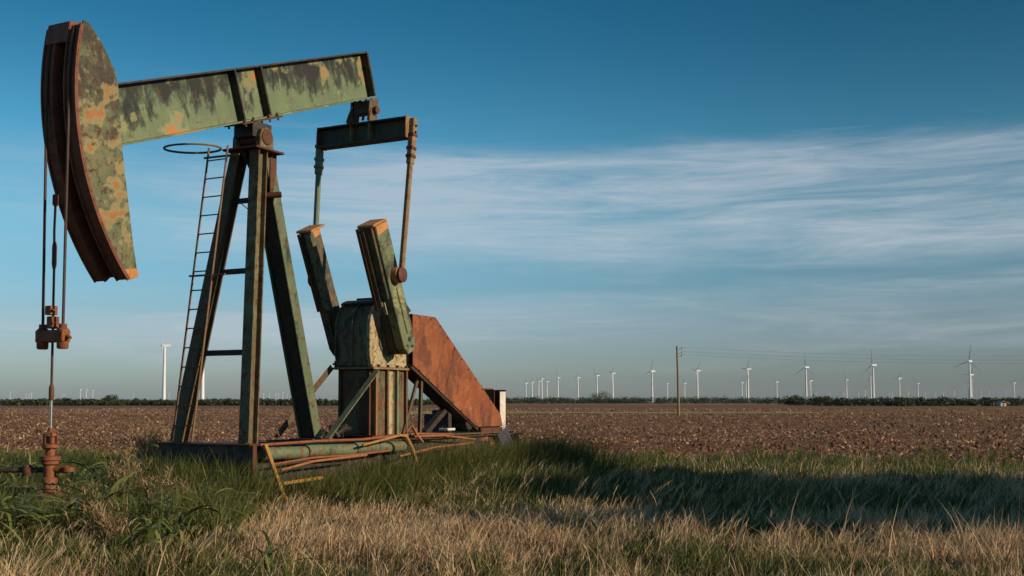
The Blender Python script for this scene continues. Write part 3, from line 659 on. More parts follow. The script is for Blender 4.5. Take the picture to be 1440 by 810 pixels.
def scatter(y0, y1, dens, xm=1.25):
    hw = .4453 * y1 * xm + 1.5; n = int((y1 - y0) * 2 * hw * dens)
    X = rng.uniform(-hw, hw, n); Y = rng.uniform(y0, y1, n)
    k = np.abs(X) < .4453 * Y * xm + 1.5
    X, Y = X[k], Y[k]
    # field edge, skid footprint
    e = 31.8 + 1.2 * np.sin(X * .31) + .8 * np.sin(X * .83 + 1) - .05 * X
    du, dv = X - O.x, Y - O.y; u = du * math.cos(PHI) + dv * math.sin(PHI); v = du * math.sin(PHI) - dv * math.cos(PHI)
    k = (Y < e + rng.normal(0, .5, len(X))) & ~((u > -1.02) & (u < 8.3) & (np.abs(v) < .97))
    return X[k], Y[k]
def greenness(X, Y):
    px, py = to_px(X, Y, 0.12)
    g = .53 + 1.5 * (fbm(X, Y, 1.3, 1) - .5) + 1.3 * (fbm(X, Y, .4, 2) - .5)
    g += .9 * blob(px, py, 130, 700, 190, 55) + .5 * blob(px, py, 60, 760, 120, 35)
    g += .9 * blob(px, py, 520, 668, 160, 30) + .9 * blob(px, py, 720, 668, 110, 35)
    g += .7 * ss(672, 655, py) + .35 * blob(px, py, 1050, 700, 330, 30)  # second term greens the tree-shade strip, deepening its shadow by colour
    g += .25 * ss(765, 800, py)
    g -= 1.0 * blob(px, py, 470, 738, 170, 30) + .85 * blob(px, py, 770, 718, 150, 22) + .15 * blob(px, py, 560, 790, 200, 30)
    g -= .2 * blob(px, py, 1150, 760, 200, 12) + .3 * blob(px, py, 1330, 690, 120, 8)
    g += .4 * blob(px, py, 1080, 705, 380, 26) + .3 * blob(px, py, 250, 790, 60, 30) + .25 * blob(px, py, 1000, 790, 120, 25)  # first term adds darker green again where the tree shadow lies
    return g
tan_parts, green_parts = [], []
for y0, y1, dens in ((6.6, 10, 2300), (10, 14, 1700), (14, 20, 850), (20, 27, 420), (27, 34.5, 280)):
    X, Y = scatter(y0, y1, dens)
    px, py = to_px(X, Y, .12)
    keep = rng.random(len(X)) < .18 + .82 * ss(.34, .56, fbm(X, Y, .42, 12))
    X, Y, px, py = X[keep], Y[keep], px[keep], py[keep]
    g = greenness(X, Y); isg = rng.random(len(X)) < .07 + .83 * ss(.12, .95, g)
    dw = .0045 + .00042 * Y
    for flag, lst in ((False, tan_parts), (True, green_parts)):
        k = isg == flag; x, y, n = X[k], Y[k], int(k.sum())
        hN = .35 + 1.35 * ss(.25, .75, fbm(x, y, .36, 4)); comb = np.stack([fbm(x, y, .22, 20) - .5, fbm(x, y, .22, 23) - .5], 1) * .9
        if flag:
            lush = blob(px[k], py[k], 540, 665, 180, 30) + blob(px[k], py[k], 740, 668, 110, 32) + .7 * blob(px[k], py[k], 120, 690, 200, 50)
            h = (.155 + .24 * np.clip(lush, 0, 1.1)) * hN * rng.uniform(.6, 1.25, n)
            lean = rng.normal(0, .3, (n, 2)) + comb + np.array([.12, 0]); curl = rng.uniform(0, .3, n); w = dw[k] * rng.uniform(.8, 1.5, n)
        else:
            bare = np.clip(blob(px[k], py[k], 470, 738, 170, 26) + .7 * blob(px[k], py[k], 770, 720, 150, 16), 0, 1); flat = rng.random(n) < .3 + .3 * bare; lean = np.where(flat[:, None], rng.normal(0, 1.6, (n, 2)), rng.normal(0, .36, (n, 2)) + np.array([.1, 0])); h = .19 * hN * (1 - .42 * bare) * np.where(flat, .45, 1) * np.where(rng.random(n) < .04, 1.7, 1) * rng.uniform(.45, 1.35, n)
            curl = rng.uniform(0, .2, n); w = dw[k] * rng.uniform(.5, 1.4, n)
        tint = np.clip(.9 * fbm(x, y, .8, 7) + .05 + rng.normal(0, .24, n), 0, 1)
        if not flag: tint = np.clip(tint + .28 * bare, 0, .7)
        base = np.stack([x, y, np.zeros(n)], 1)
        lst.append(blades(base, h, w, lean, rng.uniform(0, 6.28, n), curl, tint, 3))
tag(raw_mesh('dry_grass', *join(tan_parts), M_tan), 'short straw coloured dry grass covering the foreground in patches', 'dry grass', kind='stuff')

# tall grass tufts by the skid and in the shade
def tufts(pts, per, h0, h1, w0, w1, spread, lean_s, curl=(0, .3), segs=4):
    parts = []
    for (x, y, s) in pts:
        n = per; a = rng.uniform(0, 6.28, n); r = spread * np.sqrt(rng.random(n)) * s
        base = np.stack([x + r * np.cos(a), y + r * np.sin(a), np.zeros(n)], 1)
        lean = np.stack([np.cos(a), np.sin(a)], 1) * rng.uniform(.1, 1, n)[:, None] * lean_s + rng.normal(0, .15, (n, 2)) + np.array([.12, -.02])
        parts.append(blades(base, rng.uniform(h0, h1, n) * s, rng.uniform(w0, w1, n), lean, rng.uniform(0, 6.28, n), rng.uniform(*curl, n), np.clip(rng.normal(.45, .22, n), 0, 1), segs, .6))
    return parts
def pix_ground(px, py, z=.0):
    d = (CH - z) * F_PX / (py - HOR); return (px - 720) / F_PX * d, d
pts = []
for i in range(120):
    p = W(-1.05 - abs(rng.normal(0, .35)), rng.uniform(-1.2, 1.3), 0); pts.append((p.x, p.y, rng.uniform(.75, 1.4)))
for i in range(380):
    u = rng.uniform(-.5, 8.9); v = 1.05 + abs(rng.normal(0, .6)); p = W(u, v, 0); pts.append((p.x, p.y, rng.uniform(.6, 1.05) * (1.55 if u > 2.8 else 1.2 if u > 1 else .95)))
for i in range(60):
    u = rng.uniform(7.95, 9.2); v = rng.uniform(-1.2, 1.4); p = W(u, v, 0); pts.append((p.x, p.y, rng.uniform(.7, 1.1)))
for i in range(330):
    x, y = pix_ground(rng.uniform(-40, 330), rng.uniform(652, 765)); pts.append((x, y, rng.uniform(.6, 1.1)))
for i in range(55):
    x, y = pix_ground(rng.uniform(600, 830), rng.uniform(668, 700)); pts.append((x, y, rng.uniform(.5, .95)))
for i in range(60):
    x, y = pix_ground(rng.uniform(720, 1440), rng.uniform(640, 662)); pts.append((x, y, rng.uniform(.4, .75)))
green_parts += tufts(pts, 60, .3, .75, .006, .014, .22, .45)
tag(raw_mesh('green_grass', *join(green_parts), M_green), 'green grass growing among the dry grass and thick along the skid', 'green grass', kind='stuff')

# broad-leaved grass: each leaf a long arching strip with a fold
def broad_leaves(n, base, h, length, az, droop, width, tint, segs=7):
    rows = segs + 1; V = np.zeros((n, rows, 2, 3), np.float32)
    dx, dy = np.cos(az), np.sin(az)
    for k in range(rows):
        t = k / segs
        out = length * (.25 * t + .75 * t ** 1.6); up = h * (1.9 * t - droop * t * t)
        w = width * (.5 + 2.2 * t) * (1 - t) ** .8 * .9 + .001 if k else width * .4
        tw = .5 * np.sin(t * 3 + az * 5)
        for j, s in ((0, -1), (1, 1)):
            V[:, k, j, 0] = base[:, 0] + dx * out - dy * s * w * .5
            V[:, k, j, 1] = base[:, 1] + dy * out + dx * s * w * .5
            V[:, k, j, 2] = np.maximum(base[:, 2] + up + s * w * .5 * tw, .01)
    idx = np.arange(n) * rows * 2
    F = np.concatenate([np.stack([idx + 2 * k, idx + 2 * k + 1, idx + 2 * k + 3, idx + 2 * k + 2], 1) for k in range(segs)], 0)
    return V.reshape(-1, 3), F, np.repeat(tint, rows * 2)
def clump(x, y, n, s):
    base = np.stack([x + rng.normal(0, .08 * s, n), y + rng.normal(0, .08 * s, n), rng.uniform(0, .22, n) * s], 1)
    return broad_leaves(n, base, rng.uniform(.2, .48, n) * s, rng.uniform(.25, .75, n) * s, rng.uniform(0, 6.28, n), rng.uniform(1.2, 2.3, n), rng.uniform(.02, .042, n) * s, np.clip(rng.normal(.42, .24, n), 0, 1))
parts = []
for i in range(125):
    q = rng.random()
    if q < .62: cx, cy = rng.uniform(-60, 360), rng.uniform(680, 745)
    elif q < .8: cx, cy = rng.uniform(-60, 250), rng.uniform(735, 790)
    else: cx, cy = rng.uniform(230, 420), rng.uniform(690, 712)
    x, y = pix_ground(cx, cy)
    du, dv = x - O.x, y - O.y; u = du * math.cos(PHI) + dv * math.sin(PHI); v = du * math.sin(PHI) - dv * math.cos(PHI)
    if u > -1.3 and abs(v) < 1.2: continue
    if abs(cx - 68) < 26 and cy > 700: continue
    parts.append(clump(x, y, 17, rng.uniform(.85, 1.5)))
tag(raw_mesh('broad_leaf_grass', *join(parts), M_broad), 'tangle of broad leaved green grass round the wellhead and front of the skid', 'tall grass', kind='stuff')

def plant(name, px, py, n, s, lab, spread=1.0):
    x, y = pix_ground(px, py); V, F, T = clump(0, 0, n, s); V[:, 2] *= 1.1
    o = raw_mesh(name, V, F, T, M_broad); o.location = (x, y, 0); return tag(o, lab, 'grass plant', 'broad leaved plants in the foreground')
plant('grass_plant', 385, 822, 16, .85, 'broad leaved green plant at the bottom edge in front of the bare straw patch')
plant('grass_plant', 360, 742, 8, .5, 'small broad leaved plant between the leafy tangle and the straw patch')
plant('grass_plant', 545, 745, 7, .4, 'single low green plant alone in the straw grass in front of the skid')

# seed stalks leaning with the wind
def stalks(n, area, h0, h1, ls=1.0):
    B = []; 
    for i in range(n):
        a = area[rnd.randrange(len(area))]; x, y = pix_ground(rnd.uniform(a[0], a[1]), rnd.uniform(a[2], a[3])); B.append((x, y, 0))
    B = np.array(B); h = rng.uniform(h0, h1, n); lean = np.stack([rng.uniform(.15, .65, n), rng.normal(0, .15, n)], 1) * ls + rng.normal(0, .12, (n, 2))
    st = blades(B, h, np.full(n, .006), lean, rng.uniform(0, 6.28, n), rng.uniform(.02, .2, n), rng.uniform(0, .5, n), 4, 2.5)
    out = [st]
    tip = B + np.concatenate([lean * h[:, None], (h * .9)[:, None]], 1)
    for q in range(5):     # the fluffy head: short hairs along the last part of the stalk
        f = .68 + .07 * q
        b = B + np.concatenate([lean * (h * f * f)[:, None], (h * (f - .1 * f * f))[:, None]], 1)
        out.append(blades(b, np.minimum(rng.uniform(.07, .12, n), h * .28), np.full(n, .011), lean * 1.3 + rng.normal(0, .12, (n, 2)), rng.uniform(0, 6.28, n), np.zeros(n), rng.uniform(.4, 1, n), 2))
    return out
o = raw_mesh('seed_stalks', *join(stalks(260, [(820, 1120, 705, 740), (640, 860, 680, 720), (1100, 1440, 700, 745), (500, 760, 672, 700)], .35, .62) + stalks(160, [(0, 1440, 730, 800)], .25, .42) + stalks(1500, [(300, 660, 708, 780), (620, 940, 695, 750), (900, 1440, 735, 800), (0, 900, 770, 812)], .12, .27, .6)), M_seed)
tag(o, 'pale feathery grass seed stalks leaning right above the shaded grass', 'seed stalks', kind='stuff')

# dead brown weed beside the skid front
def weed(name, px, py, n, h, lab):
    x, y = pix_ground(px, py); V = []
    parts = []
    for i in range(n):
        a = rng.uniform(0, 6.28); b0 = np.array([[rng.normal(0, .15), rng.normal(0, .15), 0]]); hh = np.array([rng.uniform(.5, 1) * h]); ln = np.array([[math.cos(a), math.sin(a)]]) * rng.uniform(.1, .5)
        parts.append(blades(b0, hh, np.array([.011]), ln, np.array([a]), np.array([.1]), np.array([rng.uniform(0, .7)]), 4, 3))
        m = 16; f = rng.uniform(.3, 1, m)
        bb = b0 + np.concatenate([ln * (hh[0] * f * f)[:, None], (hh[0] * (f - .1 * f * f))[:, None]], 1)
        parts.append(blades(bb, rng.uniform(.05, .16, m), np.full(m, .014), rng.normal(0, .7, (m, 2)), rng.uniform(0, 6.28, m), rng.uniform(0, .4, m), rng.random(m), 2))
    o = raw_mesh(name, *join(parts), M_brown); o.location = (x, y, 0); return tag(o, lab, 'weed', 'dead brown weeds')
weed('dead_weed', 212, 668, 80, 1.4, 'tall dead brown weed against the foot of the ladder leg')
weed('dead_weed', 180, 720, 50, 1.0, 'brown weed in the leafy grass between wellhead and skid')
weed('dead_weed', 265, 705, 22, .7, 'brown weed hanging in front of the black skid plate')
weed('dead_weed', 150, 770, 26, .55, 'low brown weed nearest the bottom left corner')
weed('dead_weed', 232, 735, 40, .75, 'brown weed between the leafy tangle and the bare straw patch')
weed('dead_weed', 110, 745, 36, .7, 'brown weed growing just right of the wellhead base')

# crop residue and clods on the field
N = 210000
Y = 30 + 230 * rng.random(N) ** 2.6; X = rng.uniform(-1, 1, N) * (.4453 * Y * 1.25 + 3)
e = 32.6 + 1.2 * np.sin(X * .31) + .8 * np.sin(X * .83 + 1) - .05 * X; k = (Y > e) & (rng.random(len(X)) < .25 + .75 * ss(.36, .62, fbm(X * .35, Y, 3.2, 31))); X, Y = X[k], Y[k]; n = len(X)
sz = rng.uniform(.5, 1.2, n) * np.where(rng.random(n) < .08, 2.2, 1) * (1 + Y / 110)
lean = rng.normal(0, 1.1, (n, 2))
tag(raw_mesh('crop_residue', *blades(np.stack([X, Y, np.full(n, .03)], 1), .045 * sz, .036 * sz, lean, rng.uniform(0, 6.28, n), rng.uniform(0, .4, n), np.clip(rng.normal(.42, .27, n), 0, 1), 2), M_debris), 'dry crop residue littering the ploughed field', 'crop residue', kind='stuff')
m, t = new_mat('clods'); oo = t.n('ShaderNodeTexCoord').outputs['Object']
fi = t.noise(oo, 4, 6, .7); M_clod = finish(m, t, t.mix(t.ramp(fi, .35, .65), (.12, .058, .034), (.22, .115, .068)), .95, 0, fi, .6, .03, .1)
N = 26000
Y = 31 + 110 * rng.random(N) ** 2.2; X = rng.uniform(-1, 1, N) * (.4453 * Y * 1.2 + 3)
e = 32.3 + 1.2 * np.sin(X * .31) + .8 * np.sin(X * .83 + 1) - .05 * X; k = Y > e; X, Y = X[k], Y[k]; n = len(X)
oc = np.array([(1, 0, 0), (0, 1, 0), (-1, 0, 0), (0, -1, 0), (0, 0, .9), (.5, .5, .65), (-.5, .5, .65), (-.5, -.5, .65), (.5, -.5, .65)])
of = np.array([(0, 5, 4, 8), (1, 6, 4, 5), (2, 7, 4, 6), (3, 8, 4, 7), (0, 1, 5, 5), (1, 2, 6, 6), (2, 3, 7, 7), (3, 0, 8, 8)])
of = np.array([(0, 5, 4, 8), (1, 6, 4, 5), (2, 7, 4, 6), (3, 8, 4, 7)])
sz = rng.uniform(.02, .06, n) * np.where(rng.random(n) < .1, 2.4, 1) * (1 + Y / 250)
V = oc[None] * sz[:, None, None] * rng.uniform(.6, 1.3, (n, 9, 3)) + np.stack([X, Y, np.full(n, .02)], 1)[:, None, :]
F = (of[None] + (np.arange(n) * 9)[:, None, None]).reshape(-1, 4)
o = raw_mesh('soil_clods', V.reshape(-1, 3), F, np.zeros(n * 9), M_clod); tag(o, 'brown clods turned up across the ploughed field', 'soil clods', kind='stuff')

# ------------------------------------------------------------------ trees
def leaf_cloud(centers, radii, per, size, flat=.8):
    """leaf-sized quads spread through ellipsoid clumps"""
    Cs = np.repeat(np.array(centers), per, 0); Rs = np.repeat(np.array(radii), per); n = len(Rs)
    d = rng.normal(0, 1, (n, 3)); d /= np.linalg.norm(d, axis=1)[:, None]
    pos = Cs + d * (Rs * rng.random(n) ** .45)[:, None] * np.array([1, 1, flat])
    a = rng.normal(0, 1, (n, 3)); a /= np.linalg.norm(a, axis=1)[:, None]; b = np.cross(a, rng.normal(0, 1, (n, 3))); b /= np.linalg.norm(b, axis=1)[:, None]
    s = size * rng.uniform(.6, 1.4, n)[:, None]
    V = np.stack([pos - a * s, pos + b * s * .5, pos + a * s, pos - b * s * .5], 1).reshape(-1, 3)
    V[:, 2] = np.maximum(V[:, 2], 0)
    F = np.arange(n * 4).reshape(-1, 4)
    tb = np.repeat(rng.random(len(centers)), per)
    return V, F, np.repeat(np.clip(.6 * tb + .4 * rng.random(n), 0, 1), 4)
# far wood: hundreds of low crowns that read as one dark belt
def front(px): return float(np.interp(px, (580, 700, 1040, 1170), (440, 860, 860, 410)))
cs, rs = [], []
for i in range(1500):
    px = rnd.uniform(-150, 1590); d0 = front(px); d = d0 + rnd.choice((rnd.uniform(0, 60), rnd.uniform(60, 480)))
    big = 1 + .35 * math.sin(px * .021) + .25 * math.sin(px * .057 + 2)
    h = rnd.uniform(1.9, 3.2) * d / 440 * (.72 + .2 * big) * (.8 if d0 < 600 and px < 700 else 1) + .6
    p = gpt(px, d)
    for q in range(3):
        r = h * rnd.uniform(.3, .46); cs.append((p.x + rnd.uniform(-1, 1) * h * .7, p.y + rnd.uniform(-2, 2), max(r * .5, h - r * 1.0 - rnd.uniform(0, .4) * h))); rs.append(r)
tag(raw_mesh('treeline', *leaf_cloud(cs, rs, 36, .5, 1.0), M_tree), 'long dark belt of trees and scrub along the far edge of the field', 'treeline', kind='stuff')
def tree(name, loc, h, spread, lab, grp, n_cl=14, per=260, leaf=.12, trunk=True, cat='tree', lo=.35):
    r = empty(name, loc); tag(r, lab, cat, grp)
    cs, rs = [], []
    t_ = MB(); t_.tube([(0, 0, 0), (.03 * h, 0, h * .2), (-.01 * h, .02 * h, h * .45), (.02 * h, 0, h * .7)], [h * .035, h * .027, h * .02, h * .008], 8)
    for i in range(n_cl):
        a = rnd.uniform(0, 6.28); k = rnd.uniform(0, 1); zz = h * (lo + (.92 - lo) * rnd.random()); rr = spread * .5 * math.sqrt(k) * (1.1 - .5 * abs(zz / h - .55))
        c = (rr * math.cos(a), rr * math.sin(a), zz); cs.append(c); rs.append(spread * rnd.uniform(.13, .22))
        if trunk: t_.tube([(0, 0, h * rnd.uniform(.2, .4)), (c[0] * .5, c[1] * .5, (h * .35 + zz) / 2), c], [h * .014, h * .009, h * .004], 5)
    t_.build('trunk', 'bark', r, 0, True)
    o = raw_mesh('crown', *leaf_cloud(cs, rs, per, leaf), M_tree); o.parent = r; return r
for px, d, h, s, lb in ((1118, 470, 3.9, 9, 'dark rounded bush at the field edge left of the big paired turbine'), (1152, 425, 3.4, 10, 'dark spreading bush just below the tall three bladed turbine'),
                        (1385, 620, 5.6, 5, 'small dark tree standing just above the pale shed'), (843, 850, 7.6, 19, 'rounded green tree under the middle row of turbines'),
                        (150, 520, 4.2, 10, 'dark scrubby tree on the skyline between wellhead and left turbine'), (1265, 405, 2.8, 9, 'low bush at the field edge right of the paired turbine')):
    tree('bush', gpt(px, d), h, s, lb, 'single bushes along the far field edge', 16, 90, .35, True, 'bush', .2)

# the trees off to the right of the view whose shade falls across the grass
SD = Vector((.93, -.37)); SD.normalize()
SP = Vector((-SD.y, SD.x))
def AW(a, w): q = SD * a + SP * w; return (q.x, q.y, 0)
tree('oak_tree', AW(15.0, 16.6), 7.6, 6.2, 'broad oak tree standing beyond the right edge of the view', 'shade trees', 34, 620, .17, True, 'tree', .10)
tree('oak_tree', AW(17.5, 20.3), 9.9, 5.4, 'middle oak tree of three beyond the right edge of the view', 'shade trees', 30, 620, .17, True, 'tree', .34)
tree('oak_tree', AW(19.0, 22.6), 11.7, 5.0, 'tallest oak tree standing farther back beyond the right edge', 'shade trees', 28, 620, .17, True, 'tree', .55)

# ------------------------------------------------------------------ utility pole and lines
pd_ = 130.0; pp = gpt(954, pd_)
pole = empty('utility_pole', pp); tag(pole, 'weathered wooden utility pole standing alone in the ploughed field', 'utility pole')
b = MB(); b.tube([(0, 0, -.3), (-.05, 0, 4), (-.14, 0, 7.9)], [.15, .13, .11], 12); b.build('pole', 'wood', pole, 0, True)
wz = [7.55, 7.1, 6.75]
for z in wz:
    a_ = MB().bar((-.1, 0, z - .05), (.42, 0, z + .02), .06, .06, NZ).build('bracket', 'wood', pole, 0)
    MB().lathe((.40, 0, z + .03), [(.05, 0), (.07, .05), (.05, .1), (.06, .14), (.03, .18)], 10).build('insulator', 'ceramic', a_, 0, True)
p2 = Vector((pp.x + 68, pp.y - 14, 0))
pole2 = empty('utility_pole', p2); tag(pole2, 'second wooden utility pole carrying the lines beyond the right edge', 'utility pole')
MB().tube([(0, 0, -.3), (0, 0, 7.9)], [.2, .13], 12).build('pole', 'wood', pole2, 0, True)
for z, nm in zip(wz, ('topmost', 'middle', 'lowest')):
    q0 = Vector((.42, 0, z + .2)); q1 = p2 - pp + Vector((.0, 0, z - .1))
    pts = [q0.lerp(q1, k / 24) + Vector((0, 0, -1.1 * 4 * (k / 24) * (1 - k / 24))) for k in range(25)]
    o = MB().tube(pts, .0065, 5).build('power_line', 'wire', None, 0); o.location = pp
    tag(o, nm + ' thin power line running right from the wooden pole', 'power line', 'lines from the utility pole')

# pale shed among the far trees
sh = empty('shed', gpt(1408, 404), R(20)); tag(sh, 'small pale shed among the dark bushes at the right of the far field edge', 'shed')
b = MB(); b.box((-1.6, -1.1, 0), (.9, 1.1, 1.1)); w_ = b.build('wall', 'shed_wall', sh, 0)
MB().prism([(-1.8, 1.08), (-.5, 1.9), (2.6, .85), (2.6, .95), (-.5, 2.02), (-1.8, 1.2)], -1.3, 1.3).build('roof', 'shed_roof', sh, 0)
MB().box((-.7, -1.12, .0), (-.1, -1.105, .95)).build('door', 'dark', sh, 0)
# ------------------------------------------------------------------ wind turbines
HUB = 80.0
tw = MB(); tw.lathe((0, 0, 0), [(2.5, -3), (2.4, 10), (1.9, 45), (1.45, 78)], 20)
nc = MB(); nc.sect((0, -2.2, HUB), (0, 8.5, HUB), [(-1.6, -1.5), (1.6, -1.5), (1.8, 0), (1.6, 1.6), (-1.6, 1.6), (-1.8, 0)], (1, 0, 0))
hb = MB(); hb.tube([(0, -2.0, HUB), (0, -3.2, HUB), (0, -4.4, HUB), (0, -5.2, HUB)], [1.7, 1.7, 1.3, .3], 14)
bl = MB()
secs = [(0, .9, .9), (2, .9, .9), (6, 2.1, .6), (12, 1.7, .45), (21, 1.15, .3), (30, .7, .16), (34, .2, .06)]
vs = []
for z, c, th in secs: vs += [(-c * .35, -th / 2, z), (c * .25, -th / 2, z), (c * .65, 0, z), (c * .25, th / 2, z), (-c * .35, th / 2, z)]
bl.add(vs, [(j * 5 + i, j * 5 + (i + 1) % 5, (j + 1) * 5 + (i + 1) % 5, (j + 1) * 5 + i) for j in range(len(secs) - 1) for i in range(5)] + [(4, 3, 2, 1, 0)])
proto = [('tower', tw), ('nacelle', nc), ('hub', hb), ('blade', bl)]
pm_ = {}
def turbine(px, hub_y, yaw, ang, lab, grp='white wind turbines behind the far trees'):
    d = (HUB - CH) * F_PX / (HOR - hub_y)
    r = empty('wind_turbine', gpt(px, d), R(yaw)); tag(r, lab, 'wind turbine', grp)
    for nm, mb in proto:
        for k in range(3 if nm == 'blade' else 1):
            if nm not in pm_: o = mb.build(nm, 'turbine', r, 0, nm != 'blade'); pm_[nm] = o
            else:
                o = pm_[nm].copy(); col.objects.link(o); o.parent = r
            if nm == 'blade': o.location = (0, -3.3, HUB); o.rotation_euler = (0, R(ang + 120 * k), 0)
T = [(231, 486, -72, 8, 'tall white turbine standing clear between the wellhead and the ladder leg'),
 (285, 474, -78, 95, 'white turbine half hidden behind the ladder leg of the pumpjack'),
 (739.6, 539, -70, 20, 'first small turbine just right of the pumpjack tail, leftmost of its row'),
 (748.3, 537.5, -75, 60, 'second slim turbine from the pumpjack tail'),
 (757.5, 537, -64, 95, 'third turbine from the pumpjack tail, shorter than its right neighbour'),
 (762, 533, -80, 40, 'fourth turbine from the pumpjack tail, taller than those on either side'),
 (769, 536.5, -66, 80, 'fifth turbine from the pumpjack tail, slim, just right of a taller one'),
 (784.5, 531.5, -72, 100, 'turbine standing alone just right of the tight group of five'),
 (812.7, 531, -78, 30, 'turbine between the lone one and the dark rounded tree on the skyline'),
 (839.3, 528, -70, 75, 'turbine rising directly above the rounded skyline tree'),
 (861.5, 525, -75, 50, 'turbine just right of the rounded skyline tree'),
 (917, 522, -64, 15, 'tallest turbine to the left of the utility pole'),
 (938, 539.5, -80, 70, 'small faint turbine nearest the utility pole on its left'),
 (962.5, 539.5, -66, 105, 'small faint turbine nearest the utility pole on its right'),
 (980.7, 521.5, -72, 45, 'tall turbine second to the right of the utility pole'),
 (1043, 538, -78, 10, 'small turbine at the left of the trio standing close together'),
 (1048.8, 537, -70, 85, 'slim turbine in the middle of the trio, partly behind the tall one'),
 (1051.7, 519, -75, 35, 'tall turbine at the right of the trio with a blade raised to the upper right'),
 (1092, 537, -64, 70, 'small turbine alone between the trio and the tall three bladed turbine'),
 (1133.4, 516.5, -58, 2, 'tall turbine with blade straight up, above the dark spreading bush'),
 (1139.5, 535.5, -66, 55, 'short turbine close on the right of the blade up turbine above the bush'),
 (1190, 534.5, -72, 100, 'mid sized turbine left of the brightest paired turbines'),
 (1224, 530.5, -78, 90, 'shorter turbine half behind the brightest tall one'),
 (1227.8, 513.5, -70, 0, 'brightest tall turbine with one blade pointing straight up'),
 (1264.5, 532, -75, 30, 'turbine first to the right of the brightest pair'),
 (1290.4, 539, -64, 75, 'small faint turbine second to the right of the brightest pair'),
 (1363.5, 508, -46, 9, 'nearest and largest turbine at the right with blades up, left and down'),
 (1365.6, 527, -66, 30, 'turbine hidden behind the tower of the largest right hand turbine'),
 (1361.6, 540.5, -72, 70, 'small turbine peeping out left of the largest turbine tower'),
 (1425.7, 538.5, -78, 50, 'last small turbine close to the right edge, beyond the pale shed')]
for a in T: turbine(*a)
# tiny turbines on the horizon: one mesh each
tiny = MB(); tiny.v = list(tw.v); tiny.f = list(tw.f); tiny.add(nc.v, nc.f)
for k in range(3):
    a = R(20 + 120 * k); tiny.add([(v[0] * math.cos(a) + v[2] * math.sin(a), v[1] - 3.3, HUB - v[0] * math.sin(a) + v[2] * math.cos(a)) for v in bl.v], bl.f)
tp = None
def far(px, top, lab, grp):
    global tp
    d = (HUB - CH) * F_PX / (HOR - top)
    if tp is None: tp = tiny.build('wind_turbine', 'turbine', None, 0); o = tp
    else: o = tp.copy(); col.objects.link(o)
    o.location = gpt(px, d); o.rotation_euler = (0, 0, R(rnd.uniform(-60, -20))); tag(o, lab, 'wind turbine', grp)
for px, top in ((15, 551), (37, 554), (41.5, 553), (45, 553), (72.5, 555), (89, 555), (92, 554), (113.5, 548), (122, 548), (131, 549), (188, 555), (238, 553)):
    far(px, top, 'tiny pale turbine on the horizon at the left, behind the polished rod', 'tiny turbines at the left')
for px in (357, 362, 371, 379, 388, 392, 398, 404, 411, 560, 668):
    far(px, rnd.uniform(551, 555), 'tiny pale turbine on the horizon seen through the pumpjack frame', 'tiny turbines behind the pumpjack')
for px in (1147, 1166.6, 1186, 1206.5, 1216, 1250, 1254, 1276.4, 1300.7, 1314.6, 1326, 1341, 1379, 1390, 1413.6):
    far(px, rnd.uniform(548.5, 553), 'tiny pale turbine on the horizon at the right, between the large ones', 'tiny turbines at the right')

# ------------------------------------------------------------------ haze
m = bpy.data.materials.new('haze'); m.use_nodes = True; t = NT(m.node_tree)
pv = t.n('ShaderNodeVolumePrincipled', Color=(.62, .74, .85, 1), Density=2.6e-5, Anisotropy=.1)
t.n('ShaderNodeOutputMaterial', Volume=pv.outputs[0])
o = MB().box((-15000, -14000, -4), (15000, 15500, 160)).build('haze', m, None, 0); tag(o, 'thin pale haze over the far fields and turbines', 'haze', kind='stuff')

# ------------------------------------------------------------------ light
EL = R(20); az = math.atan2(SD.x, SD.y)
su = bpy.data.lights.new('sun', 'SUN'); so = bpy.data.objects.new('sun', su); col.objects.link(so)
su.energy = 4.8; su.angle = R(.55); su.color = (1, .81, .60)
sv = Vector((SD.x * math.cos(EL), SD.y * math.cos(EL), math.sin(EL)))
so.rotation_euler = sv.to_track_quat('Z', 'Y').to_euler(); so.location = (30, -10, 30)

w = bpy.data.worlds.new('World'); scene.world = w; w.use_nodes = True; t = NT(w.node_tree)
sky = t.n('ShaderNodeTexSky'); sky.sky_type = 'NISHITA'; sky.sun_disc = False; sky.sun_elevation = EL; sky.sun_rotation = az
sky.air_density = 1.0; sky.dust_density = .6; sky.ozone_density = 2.0
g = t.n('ShaderNodeTexCoord').outputs['Generated']
x, y, z = t.xyz(g)
hs = t.n('ShaderNodeHueSaturation', Hue=.49, Saturation=1.12, Value=1.0, Color=sky.outputs[0]).outputs[0]
# elevation grade of the clear sky: deeper and more teal overhead, grey near the ground
gr = t.n('ShaderNodeValToRGB', Fac=t.ramp(z, -.01, .36))
e = gr.color_ramp.elements
e[0].position = 0; e[0].color = (.50, .62, .86, 1); e[1].position = 1; e[1].color = (.12, .52, .64, 1)
for p_, c_ in ((.12, (.57, .71, .90, 1)), (.4, (.53, .88, .96, 1)), (.7, (.36, .80, .90, 1))): q = e.new(p_); q.color = c_
base = t.n('ShaderNodeMix', props={'data_type': 'RGBA', 'blend_type': 'MULTIPLY'}, i0=1.0)
t.t.links.new(hs, base.inputs[6]); t.t.links.new(gr.outputs[0], base.inputs[7])
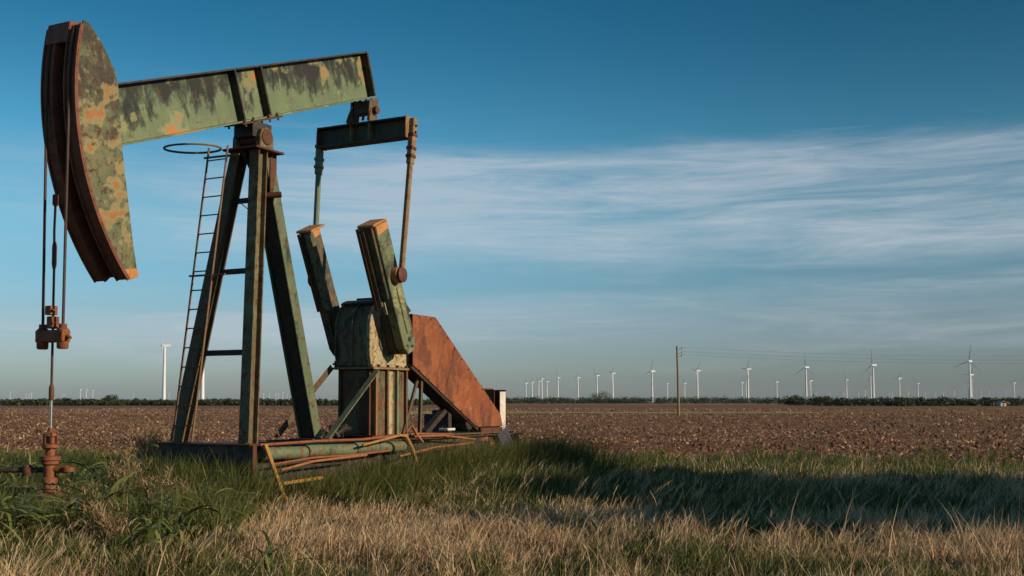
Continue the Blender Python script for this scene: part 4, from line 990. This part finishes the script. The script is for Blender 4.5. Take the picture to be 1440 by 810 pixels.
# high thin cloud, drawn out in long wisps: noise over azimuth and elevation
elev = t.math('ARCTANGENT', t.math('DIVIDE', z, t.math('SQRT', t.math('ADD', t.math('MULTIPLY', x, x), t.math('MULTIPLY', y, y)))))
ed = t.math('MULTIPLY', elev, 57.2958)
azn = t.math('ARCTAN2', x, y)
cv = t.n('ShaderNodeCombineXYZ', X=t.math('MULTIPLY', azn, 9.0), Y=ed).outputs[0]
wv = t.map(cv, scale=(.55, .62, 1), rot=(0, 0, R(-9)), loc=(3.4, .6, 0))
n1 = t.noise(wv, .8, 9, .60, .55)
n2 = t.noise(t.map(cv, scale=(.5, .85, 1), rot=(0, 0, R(-14)), loc=(9.2, 4.4, 2)), .9, 12, .66, 1.1)
n4 = t.noise(t.map(cv, scale=(.8, 5.0, 1), rot=(0, 0, R(-7)), loc=(2.2, 8.4, 5)), .8, 8, .6, .5)
n3 = t.noise(t.map(cv, scale=(.30, .26, 1), loc=(1.9, 7.7, 1)), 1.0, 3, .5)
edw = t.math('ADD', ed, t.math('MULTIPLY', t.math('SUBTRACT', n1, .5), 3.2))
band = t.math('MULTIPLY', t.ramp(edw, 5.6, 8.4), t.ramp(edw, 13.1, 11.4))
band = t.math('MULTIPLY', band, t.ramp(azn, -.42, .0, .3, 1))
tex = t.math('ADD', t.math('ADD', t.math('MULTIPLY', n2, .6), t.math('MULTIPLY', n4, .13)), t.math('MULTIPLY', n3, .34))
low = t.math('MULTIPLY', t.ramp(edw, .8, 3.4), t.ramp(t.math('SUBTRACT', edw, t.math('MULTIPLY', azn, 2.0)), 5.6, 4.6))
cl = t.math('ADD', t.math('MULTIPLY', band, t.ramp(tex, .36, .68, .14, 1.0)), t.math('MULTIPLY', low, t.ramp(tex, .42, .7, .12, .55)))
wis = t.math('MULTIPLY', t.ramp(tex, .56, .74, 0, .30), t.ramp(ed, 18, 11))
cl = t.math('MINIMUM', t.math('ADD', cl, wis), .9)
cl = t.math('MULTIPLY', cl, .74)
dk = t.ramp(azn, -.15, .5, 1.0, .66)               # the clear sky deepens towards the right
sk = t.n('ShaderNodeVectorMath', props={'operation': 'SCALE'}, i0=base.outputs[2], Scale=dk).outputs[0]
sc_ = t.mix(cl, sk, (4.3, 4.75, 5.3))
bg = t.n('ShaderNodeBackground', Color=sc_, Strength=.12)
t.n('ShaderNodeOutputWorld', Surface=bg.outputs[0])

vs_ = scene.view_settings; vs_.view_transform = 'Standard'; vs_.look = 'None'; vs_.gamma = 1; vs_.use_curve_mapping = False; vs_.exposure = 0
scene.cycles.use_denoising = True
scene.cycles.max_bounces = 6; scene.cycles.transparent_max_bounces = 4; scene.cycles.volume_bounces = 0
